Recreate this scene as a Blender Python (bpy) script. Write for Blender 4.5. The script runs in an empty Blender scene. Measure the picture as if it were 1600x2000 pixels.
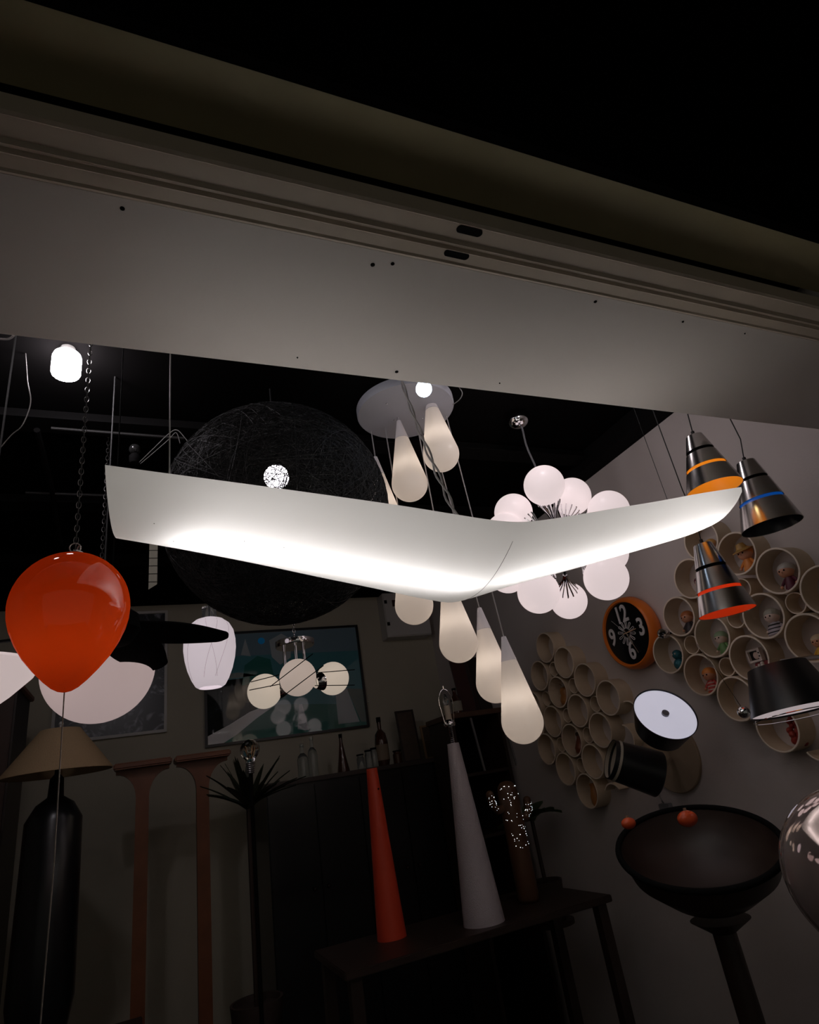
import bpy, bmesh, math, random
from mathutils import Vector, Matrix
from math import pi, sin, cos, sqrt

SC = bpy.context.scene
COL = SC.collection
rnd = random.Random(7)

# ------------------------------------------------------------------ camera
F = 1172.47
CX = Vector((0.91744893, -0.36661199, -0.15454163))     # image right, in world axes
CY = Vector((-0.02066364, -0.43182273, 0.90172177))     # image up
CZ = Vector((0.3973166, 0.82409027, 0.40375084))        # view direction
CAM = Vector((0, 0, 1.6))
cd = bpy.data.cameras.new('camera')
cam = bpy.data.objects.new('camera', cd)
COL.objects.link(cam)
cd.sensor_fit = 'HORIZONTAL'
cd.sensor_width = 36.0
cd.lens = F / 1600 * 36.0
cd.clip_start = 0.02
m = Matrix.Identity(4)
for i in range(3):
    m[i][0] = CX[i]; m[i][1] = CY[i]; m[i][2] = -CZ[i]; m[i][3] = CAM[i]
cam.matrix_world = m
SC.camera = cam

# ------------------------------------------------------------------ world, exposure
W = bpy.data.worlds.new('world')
SC.world = W
W.use_nodes = True
bgn = W.node_tree.nodes['Background']
bgn.inputs[0].default_value = (0.75, 0.72, 0.62, 1)
bgn.inputs[1].default_value = 0.06
vs = SC.view_settings
vs.view_transform = 'Standard'
vs.look = 'None'
vs.exposure = 0.35
vs.gamma = 1.0
vs.use_curve_mapping = False
SC.cycles.max_bounces = 10
SC.cycles.diffuse_bounces = 5
SC.cycles.transmission_bounces = 8
SC.cycles.sample_clamp_indirect = 3.0

# light levels of the lamps
L_TUBE = 11.5       # fluorescent tubes in the wing lamp
L_WING = 0.06      # evenly glowing shell of the wing lamp
L_GLOBE = 0.50     # sputnik globes
L_LED = 40.0       # bare bulbs
L_DROP = 6.0       # bulbs inside the teardrops


def D(px, py):
    return CX * ((px - 800) / F) + CY * ((1000 - py) / F) + CZ
def P(px, py, d):
    return CAM + D(px, py) * d
def PX(px, py, X):
    v = D(px, py); return CAM + v * (X / v.x)
def PY(px, py, Y):
    v = D(px, py); return CAM + v * (Y / v.y)
def PZ(px, py, Z):
    v = D(px, py); return CAM + v * ((Z - CAM.z) / v.z)
def size(w, d):
    return w * d / F

XW, YW, ZC = 2.42, 5.0, 3.17      # right wall, back wall, ceiling

# ------------------------------------------------------------------ materials
MATS = {}
def mat(name, col, rough=0.6, metal=0.0, emit=None, es=0.0, noise=0.0, nscale=20, bump=0.0, bscale=60,
        trans=0.0, ior=1.5, coat=0.0, col2=None, alpha=1.0):
    if name in MATS: return MATS[name]
    M = bpy.data.materials.new(name); M.use_nodes = True
    nt = M.node_tree; b = nt.nodes['Principled BSDF']
    c = (col[0], col[1], col[2], 1)
    b.inputs['Base Color'].default_value = c
    b.inputs['Roughness'].default_value = rough
    b.inputs['Metallic'].default_value = metal
    b.inputs['IOR'].default_value = ior
    b.inputs['Transmission Weight'].default_value = trans
    b.inputs['Coat Weight'].default_value = coat
    b.inputs['Coat Roughness'].default_value = 0.04
    b.inputs['Alpha'].default_value = alpha
    if emit:
        b.inputs['Emission Color'].default_value = (emit[0], emit[1], emit[2], 1)
        b.inputs['Emission Strength'].default_value = es
    tc = None
    if noise or bump:
        tc = nt.nodes.new('ShaderNodeTexCoord')
    if noise:
        n = nt.nodes.new('ShaderNodeTexNoise'); n.inputs['Scale'].default_value = nscale
        n.inputs['Detail'].default_value = 5
        nt.links.new(tc.outputs['Object'], n.inputs['Vector'])
        mx = nt.nodes.new('ShaderNodeMix'); mx.data_type = 'RGBA'
        k = col2 if col2 else tuple(x * (1 - noise) for x in col)
        mx.inputs[6].default_value = c; mx.inputs[7].default_value = (k[0], k[1], k[2], 1)
        nt.links.new(n.outputs[0], mx.inputs[0]); nt.links.new(mx.outputs[2], b.inputs['Base Color'])
    if bump:
        n2 = nt.nodes.new('ShaderNodeTexNoise'); n2.inputs['Scale'].default_value = bscale
        n2.inputs['Detail'].default_value = 3
        nt.links.new(tc.outputs['Object'], n2.inputs['Vector'])
        bp = nt.nodes.new('ShaderNodeBump'); bp.inputs['Strength'].default_value = bump
        bp.inputs['Distance'].default_value = 0.004
        nt.links.new(n2.outputs[0], bp.inputs['Height']); nt.links.new(bp.outputs[0], b.inputs['Normal'])
    MATS[name] = M
    return M

def shell_mat(name, col, tfrac, emit, es, gloss=0.08, grough=0.35):
    """thin lit plastic or opal glass: diffuse + translucent, an even glow and a little gloss"""
    if name in MATS: return MATS[name]
    M = bpy.data.materials.new(name); M.use_nodes = True
    nt = M.node_tree; nt.nodes.clear()
    out = nt.nodes.new('ShaderNodeOutputMaterial')
    d = nt.nodes.new('ShaderNodeBsdfDiffuse'); d.inputs[0].default_value = (*col, 1)
    t = nt.nodes.new('ShaderNodeBsdfTranslucent'); t.inputs[0].default_value = (*col, 1)
    g = nt.nodes.new('ShaderNodeBsdfGlossy'); g.inputs['Roughness'].default_value = grough
    e = nt.nodes.new('ShaderNodeEmission'); e.inputs[0].default_value = (*emit, 1); e.inputs[1].default_value = es
    m1 = nt.nodes.new('ShaderNodeMixShader'); m1.inputs[0].default_value = tfrac
    m2 = nt.nodes.new('ShaderNodeMixShader'); m2.inputs[0].default_value = gloss
    a = nt.nodes.new('ShaderNodeAddShader')
    nt.links.new(d.outputs[0], m1.inputs[1]); nt.links.new(t.outputs[0], m1.inputs[2])
    nt.links.new(m1.outputs[0], m2.inputs[1]); nt.links.new(g.outputs[0], m2.inputs[2])
    nt.links.new(m2.outputs[0], a.inputs[0]); nt.links.new(e.outputs[0], a.inputs[1])
    nt.links.new(a.outputs[0], out.inputs[0])
    MATS[name] = M
    return M

def lamp_mat(name, col, s):
    if name in MATS: return MATS[name]
    M = bpy.data.materials.new(name); M.use_nodes = True
    nt = M.node_tree; nt.nodes.clear()
    out = nt.nodes.new('ShaderNodeOutputMaterial')
    e = nt.nodes.new('ShaderNodeEmission'); e.inputs[0].default_value = (*col, 1); e.inputs[1].default_value = s
    nt.links.new(e.outputs[0], out.inputs[0])
    MATS[name] = M
    return M

# ------------------------------------------------------------------ object helpers
def root_loc(o):
    v = Vector((0, 0, 0))
    while o: v += o.location; o = o.parent
    return v

def tag(o, label=None, cat=None, group=None, kind=None):
    if label: o['label'] = label
    if cat: o['category'] = cat
    if group: o['group'] = group
    if kind: o['kind'] = kind
    return o

def thing(name, loc, label, cat, group=None):
    o = bpy.data.objects.new(name, None); o.location = loc; o.empty_display_size = 0.05
    COL.objects.link(o)
    return tag(o, label, cat, group)

def obj(name, bm, M, parent=None, smooth=True, label=None, kind=None, origin=None, angle=40):
    """links a bmesh authored in world coordinates as one object"""
    base = root_loc(parent) if parent else (origin if origin is not None else Vector((0, 0, 0)))
    bmesh.ops.translate(bm, verts=bm.verts, vec=-base)
    bmesh.ops.recalc_face_normals(bm, faces=bm.faces)
    me = bpy.data.meshes.new(name); bm.to_mesh(me); bm.free()
    for x in (M if isinstance(M, (list, tuple)) else [M]): me.materials.append(x)
    if smooth:
        me.shade_smooth()
        me.set_sharp_from_angle(angle=math.radians(angle))
    o = bpy.data.objects.new(name, me)
    if parent: o.parent = parent
    elif origin is not None: o.location = origin
    COL.objects.link(o)
    if label: o['label'] = label
    if kind: o['kind'] = kind
    return o

def BM(): return bmesh.new()

def frame(axis):
    z = Vector(axis).normalized()
    x = z.orthogonal().normalized() if abs(z.z) < .999 else Vector((1, 0, 0))
    y = z.cross(x).normalized()
    return x, y, z

def lathe(bm, prof, c, axis=(0, 0, 1), segs=40, a0=0, a1=2 * pi, closed=True, mi=0, sx=1, sy=1):
    x, y, z = frame(axis); c = Vector(c)
    full = abs(a1 - a0 - 2 * pi) < 1e-6
    n = segs if full else segs + 1
    rings = []
    for r, h in prof:
        if r < 1e-6:
            rings.append([bm.verts.new(c + z * h)] * n)
        else:
            rings.append([bm.verts.new(c + z * h + x * (r * sx * cos(a0 + (a1 - a0) * i / segs)) + y * (r * sy * sin(a0 + (a1 - a0) * i / segs))) for i in range(n)])
    for A, B in zip(rings[:-1], rings[1:]):
        for i in range(segs):
            j = (i + 1) % n
            vs_ = []
            for v in (A[i], A[j], B[j], B[i]):
                if v not in vs_: vs_.append(v)
            if len(vs_) > 2:
                try: f = bm.faces.new(vs_); f.material_index = mi
                except ValueError: pass
    if closed and full:
        for R in (rings[0], rings[-1]):
            if R[0] is not R[1]:
                try: f = bm.faces.new(R); f.material_index = mi
                except ValueError: pass
    return bm

def sph(bm, c, r, segs=32, rings=16, sc=(1, 1, 1), rot=None, mi=0):
    c = Vector(c)
    grid = []
    for i in range(rings + 1):
        th = pi * i / rings
        row = []
        for j in range(segs):
            ph = 2 * pi * j / segs
            v = Vector((sin(th) * cos(ph) * sc[0], sin(th) * sin(ph) * sc[1], cos(th) * sc[2])) * r
            if rot: v = rot @ v
            row.append(v)
        grid.append([bm.verts.new(c + row[0])] * segs if i in (0, rings) else [bm.verts.new(c + v) for v in row])
    for i in range(rings):
        for j in range(segs):
            k = (j + 1) % segs
            q = []
            for v in (grid[i][j], grid[i][k], grid[i + 1][k], grid[i + 1][j]):
                if v not in q: q.append(v)
            f = bm.faces.new(q); f.material_index = mi
    return bm

def tube(bm, pts, r, sides=8, cap=True, mi=0, radii=None):
    pts = [Vector(p) for p in pts]
    rings = []
    up = None
    for i, p in enumerate(pts):
        t = (pts[min(i + 1, len(pts) - 1)] - pts[max(i - 1, 0)]).normalized()
        if up is None: up = t.orthogonal().normalized()
        up = (up - t * up.dot(t)).normalized()
        b = t.cross(up)
        rr = radii[i] if radii else r
        rings.append([bm.verts.new(p + up * (rr * cos(2 * pi * k / sides)) + b * (rr * sin(2 * pi * k / sides))) for k in range(sides)])
    for A, B in zip(rings[:-1], rings[1:]):
        for k in range(sides):
            j = (k + 1) % sides
            f = bm.faces.new((A[k], A[j], B[j], B[k])); f.material_index = mi
    if cap and sides > 2:
        f = bm.faces.new(rings[0]); f.material_index = mi
        f = bm.faces.new(rings[-1]); f.material_index = mi
    return bm

def ring(bm, c, R, r, axis=(0, 0, 1), segs=32, sides=8, sx=1, sy=1, mi=0):
    x, y, z = frame(axis); c = Vector(c)
    rows = []
    for i in range(segs):
        a = 2 * pi * i / segs
        d = x * cos(a) * sx + y * sin(a) * sy
        rows.append([bm.verts.new(c + d * (R + r * cos(2 * pi * k / sides)) + z * (r * sin(2 * pi * k / sides))) for k in range(sides)])
    for i in range(segs):
        A, B = rows[i], rows[(i + 1) % segs]
        for k in range(sides):
            j = (k + 1) % sides
            f = bm.faces.new((A[k], A[j], B[j], B[k])); f.material_index = mi
    return bm

def box(bm, lo, hi, mi=0):
    lo, hi = Vector(lo), Vector(hi)
    v = [bm.verts.new((lo.x if i & 1 == 0 else hi.x, lo.y if i & 2 == 0 else hi.y, lo.z if i & 4 == 0 else hi.z)) for i in range(8)]
    for q in ((0, 2, 3, 1), (4, 5, 7, 6), (0, 1, 5, 4), (2, 6, 7, 3), (0, 4, 6, 2), (1, 3, 7, 5)):
        f = bm.faces.new([v[k] for k in q]); f.material_index = mi
    return bm

def bevel(bm, w, seg=2):
    bmesh.ops.bevel(bm, geom=list(bm.edges), offset=w, segments=seg, affect='EDGES', clamp_overlap=True)
    return bm

def prism(bm, pts, thick, mi=0):
    """pts: 3-D loop, thick: offset vector"""
    A = [bm.verts.new(p) for p in pts]; B = [bm.verts.new(Vector(p) + Vector(thick)) for p in pts]
    bm.faces.new(A).material_index = mi
    bm.faces.new(B[::-1]).material_index = mi
    n = len(pts)
    for i in range(n):
        j = (i + 1) % n
        bm.faces.new((A[i], B[i], B[j], A[j])).material_index = mi
    return bm

def struct(name, bm, M, label=None, **k):
    o = obj(name, bm, M, **k); o['kind'] = 'structure'
    if label: o['label'] = label
    return o

# ------------------------------------------------------------------ common materials
m_wall = mat('warm_grey_paint', (0.66, 0.60, 0.575), 0.75, noise=0.12, nscale=3, bump=0.15, bscale=90)
m_wall2 = mat('grey_paint_dimmed', (0.50, 0.46, 0.36), 0.8, noise=0.15, nscale=3, bump=0.15, bscale=90)  # same grey paint, the dimmer olive light put into its colour
m_ceil = mat('black_roof_paint', (0.005, 0.0045, 0.0045), 1.0, noise=0.3, nscale=6, ior=1.05)
m_steel_dark = mat('dark_painted_steel', (0.006, 0.0056, 0.0056), 0.8, 0.0, ior=1.15)
m_soffit = mat('painted_board', (0.60, 0.56, 0.52), 0.55, noise=0.08, nscale=2.5, bump=0.05, bscale=120)
m_track = mat('aged_beige_metal', (0.58, 0.50, 0.40), 0.5, noise=0.2, nscale=14, bump=0.15, bscale=40)
m_olive = mat('olive_painted_metal', (0.40, 0.35, 0.20), 0.6, noise=0.2, nscale=9)
m_black = mat('black_lacquer', (0.006, 0.006, 0.007), 0.28)
m_blackm = mat('matt_black', (0.005, 0.005, 0.005), 0.9, ior=1.15)
m_chrome = mat('chrome', (0.75, 0.75, 0.77), 0.08, 1.0)
m_brushed = mat('brushed_steel', (0.50, 0.48, 0.47), 0.22, 1.0, noise=0.15, nscale=60)
m_wire = mat('pale_grey_cable', (0.42, 0.40, 0.40), 0.4)
m_wired = mat('dark_cable', (0.02, 0.02, 0.02), 0.7)
m_floor = mat('dark_floor', (0.06, 0.05, 0.045), 0.5, noise=0.3, nscale=5)
m_walnut = mat('red_brown_wood', (0.26, 0.085, 0.032), 0.4, noise=0.5, nscale=12, bump=0.1)
m_darkwood = mat('dark_wood', (0.035, 0.018, 0.012), 0.45, noise=0.4, nscale=14)
m_card = mat('raw_board_tube', (0.66, 0.53, 0.38), 0.8, noise=0.12, nscale=40, bump=0.2, bscale=140)
m_cut = mat('lit_cut_edge', (0.85, 0.73, 0.60), 0.8, noise=0.08, nscale=60)  # pale cut edge, with the light caught on the rims put into its colour
m_white = mat('white_paint', (0.62, 0.60, 0.57), 0.5, noise=0.06, nscale=8)

# ================================================================== STRUCTURE
XL = -2.6
b = BM(); box(b, (XL, YW, 0), (XW + .1, YW + .1, ZC)); struct('wall_back', b, m_wall2)
b = BM(); box(b, (XW, -1.2, 0), (XW + .1, YW, ZC)); struct('wall_right', b, m_wall)
b = BM(); box(b, (XL - .1, -1.2, 0), (XL, YW + .1, ZC)); struct('wall_left', b, m_wall2)
b = BM(); box(b, (XL - .1, -2.2, -.1), (XW + .1, YW + .1, 0)); struct('floor', b, m_floor)
# corrugated dark roof deck with purlins
b = BM(); box(b, (XL - .1, 1.0, ZC), (XW + .1, YW + .1, ZC + .06)); struct('ceiling', b, m_ceil)
YF1 = 0.95 / 0.8215; YF0 = 0.95 / 1.2265; YT = 0.95 / 1.44
ZS = 2.55
# boarded head over the shop opening: underside board and inner face
b = BM(); box(b, (XL, YF0, ZS), (XW, YF1, ZS + .02)); box(b, (XL, YF1 - .02, ZS + .02), (XW, YF1, ZC))
struct('trim_1', b, m_soffit, label='broad pale boarded soffit over the shop opening')
# screws and holes in the soffit
for i, (px, py, r) in enumerate([(728, 517, .0045), (767, 515, .004), (1163, 589, .004), (1334, 628, .003), (1455, 651, .002),
                                 (581, 698, .002), (775, 726, .0045), (976, 748, .002), (239, 407, .004)]):
    p = PZ(px, py, ZS)
    b = BM()
    if i in (6,):
        lathe(b, [(0, -.0012), (r, -.0012), (r, .001)], p, segs=16)
        o = obj('drill_hole', b, m_blackm)
        tag(o, 'small dark round drill hole near the lower edge of the soffit', 'hole')
    else:
        lathe(b, [(0, -.003), (r * .5, -.003), (r, -.001), (r, .001)], p, segs=14)
        b2 = BM()
        o = obj('screw', b, m_steel_dark)
        lab = {0: 'left of two dark screws side by side under the metal rail', 1: 'right of two dark screws side by side under the metal rail',
               2: 'dark screw touching the gap beside the metal rail', 3: 'pale round screw head under the right part of the rail',
               4: 'tiny screw at far right of the soffit board', 5: 'tiny dark screw at the lower left edge of the soffit',
               7: 'tiny dark screw right of the blue bulb at the soffit edge', 8: 'dark screw at the upper left of the soffit'}[i]
        tag(o, lab, 'screw', 'screws in the soffit')
# metal rail under the head: ridged profile with two slots
b = BM()
prof = [(YF0 - .004, ZS + .004), (YF0 - .004, ZS - .004), (YF0 - .010, ZS - .006), (YF0 - .014, ZS - .003), (YF0 - .038, ZS - .002),
        (YF0 - .044, ZS - .008), (YF0 - .050, ZS - .003), (YF0 - .055, ZS - .003), (YF0 - .060, ZS - .009), (YF0 - .066, ZS - .003),
        (YF0 - .100, ZS - .002), (YF0 - .106, ZS - .009), (YF0 - .112, ZS - .006), (YF0 - .112, ZS + .03), (YF0 - .004, ZS + .03)]
prism(b, [Vector((XL, y, z)) for y, z in prof], (XW - XL, 0, 0))
rail = struct('trim_2', b, m_track, label='ridged beige metal shutter rail beside the soffit', angle=25)
for (px, py, ax) in ((892, 497, 0), (917, 451, 1)):
    p = PZ(px, py, ZS - .002); b = BM()
    hw, hh = .028, .0085
    pts = []
    for i in range(24):
        a = 2 * pi * i / 24
        cx_ = hw - hh if cos(a) > 0 else -(hw - hh)
        pts.append(p + Vector((cx_ + hh * cos(a), hh * sin(a), -.0015)))
    prism(b, pts, (0, 0, .004))
    o = obj('slot', b, m_blackm, parent=rail); o['label'] = 'dark rounded slot cut through the rail'
# outer olive cover panel and outer beam / canopy underside, stepping up to the street side
pa = PZ(1345, 400, ZS + .05); pb = PZ(1600, 475, ZS + .05)
YO = (pa.y + pb.y) / 2
b = BM(); box(b, (XL, YO, ZS + .05), (XW, YF0 - .112, ZS + .07)); struct('trim_3', b, m_olive, label='dim olive metal cover strip outside the rail')
b = BM()
box(b, (XL - .1, YO - .02, ZS + .05), (XW + .1, YO, ZC + .1))
box(b, (XL - .1, -1.2, ZS + .30), (XW + .1, YO - .02, ZS + .34))
struct('trim_4', b, m_ceil, label='black outer canopy above the street side')

# roof purlins, girder and conduits
for i, y in enumerate((1.55, 2.35, 3.1, 3.9)):
    b = BM(); box(b, (XL, y, ZC - .05), (XW, y + .05, ZC)); box(b, (XL, y - .03, ZC - .055), (XW, y + .08, ZC - .048))
    o = obj('ceiling_purlin', b, m_steel_dark)
    tag(o, ['black steel roof purlin nearest the shop front', 'second black steel roof purlin from the front',
            'third black steel roof purlin, above the three globe lamp', 'black steel roof purlin nearest the back wall'][i], 'beam', 'steel purlins under the roof')
b = BM(); box(b, (XW - .12, YF1, ZC - .1), (XW - .001, YW, ZC)); o = obj('ceiling_edge_beam', b, m_steel_dark)
tag(o, 'black beam along the top of the right wall', 'beam')
b = BM(); y0 = 2.0
tube(b, [PZ(100, 836, 3.1), PZ(360, 856, 3.1)], .006); o = obj('conduit', b, mat('dull_conduit', (.016, .015, .014), .6, 0))
tag(o, 'thin horizontal conduit under the dark ceiling, behind the chains', 'pipe')
b = BM(); tube(b, [PZ(50, 962, 3.1), PZ(330, 972, 3.1)], .007); o = obj('conduit', b, MATS['dull_conduit'])
tag(o, 'horizontal conduit left of the wing lamp, above the orange balloon', 'pipe')
b = BM(); tube(b, [PZ(72, 840, 3.1), PZ(100, 950, 3.1), PZ(118, 1060, 3.1)], .012); o = obj('conduit', b, m_steel_dark)
tag(o, 'dark slanting pipe on the ceiling at the far left', 'pipe')

# ================================================================== WING LAMP
ZWG = 2.15
m_wing = shell_mat('opal_acrylic', (.78, .765, .73), 0.62, (1.0, .94, .86), L_WING, gloss=.05)
pairs = [((205, 908), (235, 1040)), ((330, 925), (345, 1062)), ((480, 945), (470, 1089)), ((640, 967), (610, 1121)), ((780, 987), (720, 1145)),
         ((880, 1003), (790, 1161)), ((950, 1014), (838, 1171)), ((1000, 1019), (876, 1175)), ((1040, 1018), (920, 1163)), ((1100, 1010), (985, 1141)),
         ((1200, 993), (1110, 1105)), ((1290, 978), (1220, 1070)), ((1360, 965), (1310, 1040)), ((1410, 957), (1385, 1012)),
         ((1435, 953), (1425, 984)), ((1448, 951.5), (1447, 960))]
def refine(ps, n=4):
    out = []
    for i in range(len(ps) - 1):
        for k in range(n):
            t = k / n
            r = []
            for e in (0, 1):
                p0 = Vector(ps[max(i - 1, 0)][e]); p1 = Vector(ps[i][e]); p2 = Vector(ps[i + 1][e]); p3 = Vector(ps[min(i + 2, len(ps) - 1)][e])
                r.append(.5 * ((2 * p1) + (p2 - p0) * t + (2 * p0 - 5 * p1 + 4 * p2 - p3) * t * t + (3 * p1 - p0 - 3 * p2 + p3) * t ** 3))
            out.append(tuple(r))
    out.append((Vector(ps[-1][0]), Vector(ps[-1][1])))
    return out
rp = refine(pairs)
secs = [(PZ(a[0], a[1], ZWG), PZ(c[0], c[1], ZWG)) for a, c in rp]
def wing_pt(N, Fp, a, top=False):
    w = (Fp - N).length
    bb = min(.055, .2 * w)
    s = sin(pi * a)
    p = N.lerp(Fp, a)
    return p + Vector((0, 0, (.35 * bb * s ** .7 if top else -bb * s ** .75)))
b = BM(); NA = 14; rows = []
for k, (N, Fp) in enumerate(secs):
    row = [b.verts.new(wing_pt(N, Fp, i / NA)) for i in range(NA + 1)]
    row += [b.verts.new(wing_pt(N, Fp, i / NA, True)) for i in range(NA - 1, 0, -1)]
    rows.append(row)
for A, B in zip(rows[:-1], rows[1:]):
    n = len(A)
    for i in range(n):
        b.faces.new((A[i], A[(i + 1) % n], B[(i + 1) % n], B[i]))
b.faces.new(rows[0]); b.faces.new(rows[-1])
wl = thing('wing_pendant_lamp', PZ(900, 1090, ZWG), 'large lit white boomerang shaped pendant lamp across the centre', 'pendant lamp')
wsh = obj('shade', b, m_wing, wl, angle=70)
# seam over the joint
ks = min(range(len(secs)), key=lambda i: abs(rp[i][0][0] - 1012) )
N = PZ(1014, 1021, ZWG); Fp = PZ(893, 1171, ZWG)
b = BM(); tube(b, [wing_pt(N, Fp, i / 20) + Vector((0, 0, -.0006)) for i in range(2, 20)], .0007, 6)
o = obj('seam', b, mat('seam_grey', (.42, .40, .38), .7), wsh); o['label'] = 'thin grey joint line between the two arms'
# dust specks lying on the inside of the shell
b = BM()
for px, py in [(308, 1017), (342, 1055), (415, 1060), (450, 1068), (453, 1073), (458, 1071), (475, 1053), (493, 1060), (462, 1077), (538, 1066), (480, 1080), (449, 1073), (445, 1070)]:
    best = None
    for (N, Fp) in secs:
        for i in range(4, 20):
            q = wing_pt(N, Fp, i / 20)
            v = q - CAM; zz = v.dot(CZ); X = 800 + F * v.dot(CX) / zz; Y = 1000 - F * v.dot(CY) / zz
            d = (X - px) ** 2 + (Y - py) ** 2
            if best is None or d < best[0]: best = (d, q)
    sph(b, best[1], .0011, 6, 4)
obj('dust_speck', b, mat('dust', (.35, .32, .3), .9), wsh, kind='stuff')
# tubes inside
for rng in ((4, 29), (32, 53)):
    b = BM(); pts = []
    for i in range(rng[0], rng[1]):
        N, Fp = secs[i]
        pts.append(wing_pt(N, Fp, .52).lerp(N.lerp(Fp, .52), .85))
    tube(b, pts, .013, 8)
    obj('fluorescent_tube', b, lamp_mat('fluorescent_light', (1.0, .97, 1.0), L_TUBE), wl)
# chain holding the left tip, twisted cord at the joint
def chain(bm, p0, p1, link=.012, r=.0012):
    p0, p1 = Vector(p0), Vector(p1); L = (p1 - p0).length; d = (p1 - p0) / L
    n = int(L / (link * 1.5)); x, y, z = frame(d)
    for i in range(n):
        c = p0 + d * ((i + .5) * L / n)
        ax = x if i % 2 else y
        side = d.cross(ax).normalized()
        pts = [c + d * (link * .95 * cos(2 * pi * k / 12)) + side * (link * .5 * sin(2 * pi * k / 12)) for k in range(13)]
        tube(bm, pts, r, 5, cap=False)
q0 = PZ(330, 1046, ZWG)
b = BM(); tube(b, [q0 + Vector((0, 0, .008)), Vector((q0.x, q0.y, ZC))], .0016, 6); obj('suspension_wire', b, mat('dim_grey_wire', (.22, .21, .2), .5), wl)
q0 = PZ(1322, 1026, ZWG)
b = BM(); tube(b, [q0 + Vector((0, 0, .006)), Vector((q0.x, q0.y, ZC))], .0010, 6); obj('suspension_wire', b, m_wired, wl)
jp = PZ(905, 1010, ZWG) + Vector((0, .03, .012))
tp = PZ(790, 752, ZC); tp = Vector((jp.x - .03, jp.y + .09, ZC))
for k in range(2):
    b = BM(); pts = []
    for i in range(60):
        t = i / 59; p = tp.lerp(jp, t)
        a = t * 46 + k * pi
        amp = .0035 + .008 * max(0, t - .6)
        pts.append(p + Vector((cos(a) * amp, sin(a) * amp, 0)) + Vector((-.05 * sin(pi * t) , 0, 0)))
    tube(b, pts, .0028, 6); obj('twisted_cord', b, m_wire, wl)

# ================================================================== SPUTNIK GLOBE CHANDELIER
SCN = P(1095, 1060, 2.72)
m_globe = shell_mat('opal_pink_glass', (.62, .54, .55), 0.0, (1.0, .84, .84), L_GLOBE, gloss=.06)
sp = thing('globe_chandelier', SCN, 'chrome chandelier bursting with frosted pinkish white globes beside the right wall', 'chandelier')
gl = [(1063, 948, 79), (1117, 970, 74), (1003, 1001, 74), (987, 1040, 76), (1189, 998, 80), (1189, 1081, 75), (1184, 1129, 86),
      (1111, 1173, 71), (1052, 1157, 82), (992, 1121, 75)]
b = BM(); sph(b, SCN, .04); hub = obj('hub', b, m_chrome, sp)
for px, py, dia in gl:
    d = .18 * F / dia
    g = P(px, py, d)
    dr = (g - SCN).normalized()
    b = BM(); sph(b, g, .09, 48, 24)
    o = obj('globe', b, m_globe, sp)
    # fluted trumpet holder made of thin rods
    b = BM(); x, y, z = frame(dr)
    L = (g - SCN).length
    tube(b, [SCN, SCN + dr * (L - .17)], .008, 8)
    for k in range(12):
        a = 2 * pi * k / 12; e = x * cos(a) + y * sin(a)
        tube(b, [SCN + dr * (L - .19) + e * .008, SCN + dr * (L - .16) + e * .012, SCN + dr * (L - .13) + e * .022, SCN + dr * (L - .09) + e * .046, SCN + dr * (L - .078) + e * .050], .0036, 5)
    obj('stem', b, m_chrome, sp)
ct = PZ(1003, 800, ZC); top = Vector((SCN.x - .05, SCN.y, ZC))
b = BM(); pts = []
for i in range(20):
    t = i / 19; p = top.lerp(SCN, t)
    pts.append(p + Vector((.006 * sin(t * 17), 0, 0)))
tube(b, pts, .005, 6); obj('cord', b, mat('clear_cord', (.16, .16, .17), .25), sp)
b = BM(); sph(b, top + Vector((0, 0, -.045)), .055, 32, 16, sc=(1, 1, .8)); obj('ceiling_canopy', b, m_chrome, sp)

# ================================================================== TEARDROP CHANDELIER
DC = PZ(792, 800, ZC - .02)
td = thing('teardrop_chandelier', DC, 'round ceiling plate with seven frosted white teardrop lamps on cords', 'chandelier')
m_plate = mat('grey_white_plate', (.42, .42, .46), .55)
RD = .225
b = BM(); lathe(b, [(0, -.018), (RD - .004, -.018), (RD, -.012), (RD, .02), (0, .02)], DC, segs=64); pl = obj('ceiling_plate', b, m_plate, td)
for a, rr in ((0.3, .1), (2.1, .07), (3.6, .13), (5, .15)):
    b = BM(); sph(b, DC + Vector((rr * cos(a), rr * sin(a), -.019)), .0045, 10, 6); obj('screw', b, m_chrome, pl)
m_drop = shell_mat('opal_teardrop_glass', (.82, .775, .735), 0.5, (1.0, .84, .72), .07, gloss=.04)
m_cap = shell_mat('frosted_cap', (.62, .58, .60), 0.35, (1.0, .92, .95), .05, gloss=.04)
DL, DR = .41, .080
def drop_profile():
    # sphere at the bottom, straight tangent cone to the tip
    R = DR; H = DL - R; rt = .0095
    sa = (R - rt) / H
    pts = []
    th_end = math.asin(sa)
    for i in range(17):
        th = -pi / 2 + (th_end + pi / 2) * i / 16
        pts.append((R * cos(th), R + R * sin(th)))
    pts[0] = (0, 0)
    r0, z0 = pts[-1]
    for i in range(1, 13):
        t = i / 12; pts.append((r0 + (rt - r0) * t, z0 + (DL - z0) * t))
    return pts
dp = drop_profile()
drops = [(806, 977, 2.13), (868, 918, 2.02), (None, None, None), (815, 1219, 2.22), (903, 1294, 2.20), (975, 1373, 2.27), (1030, 1453, 2.08)]
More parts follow.
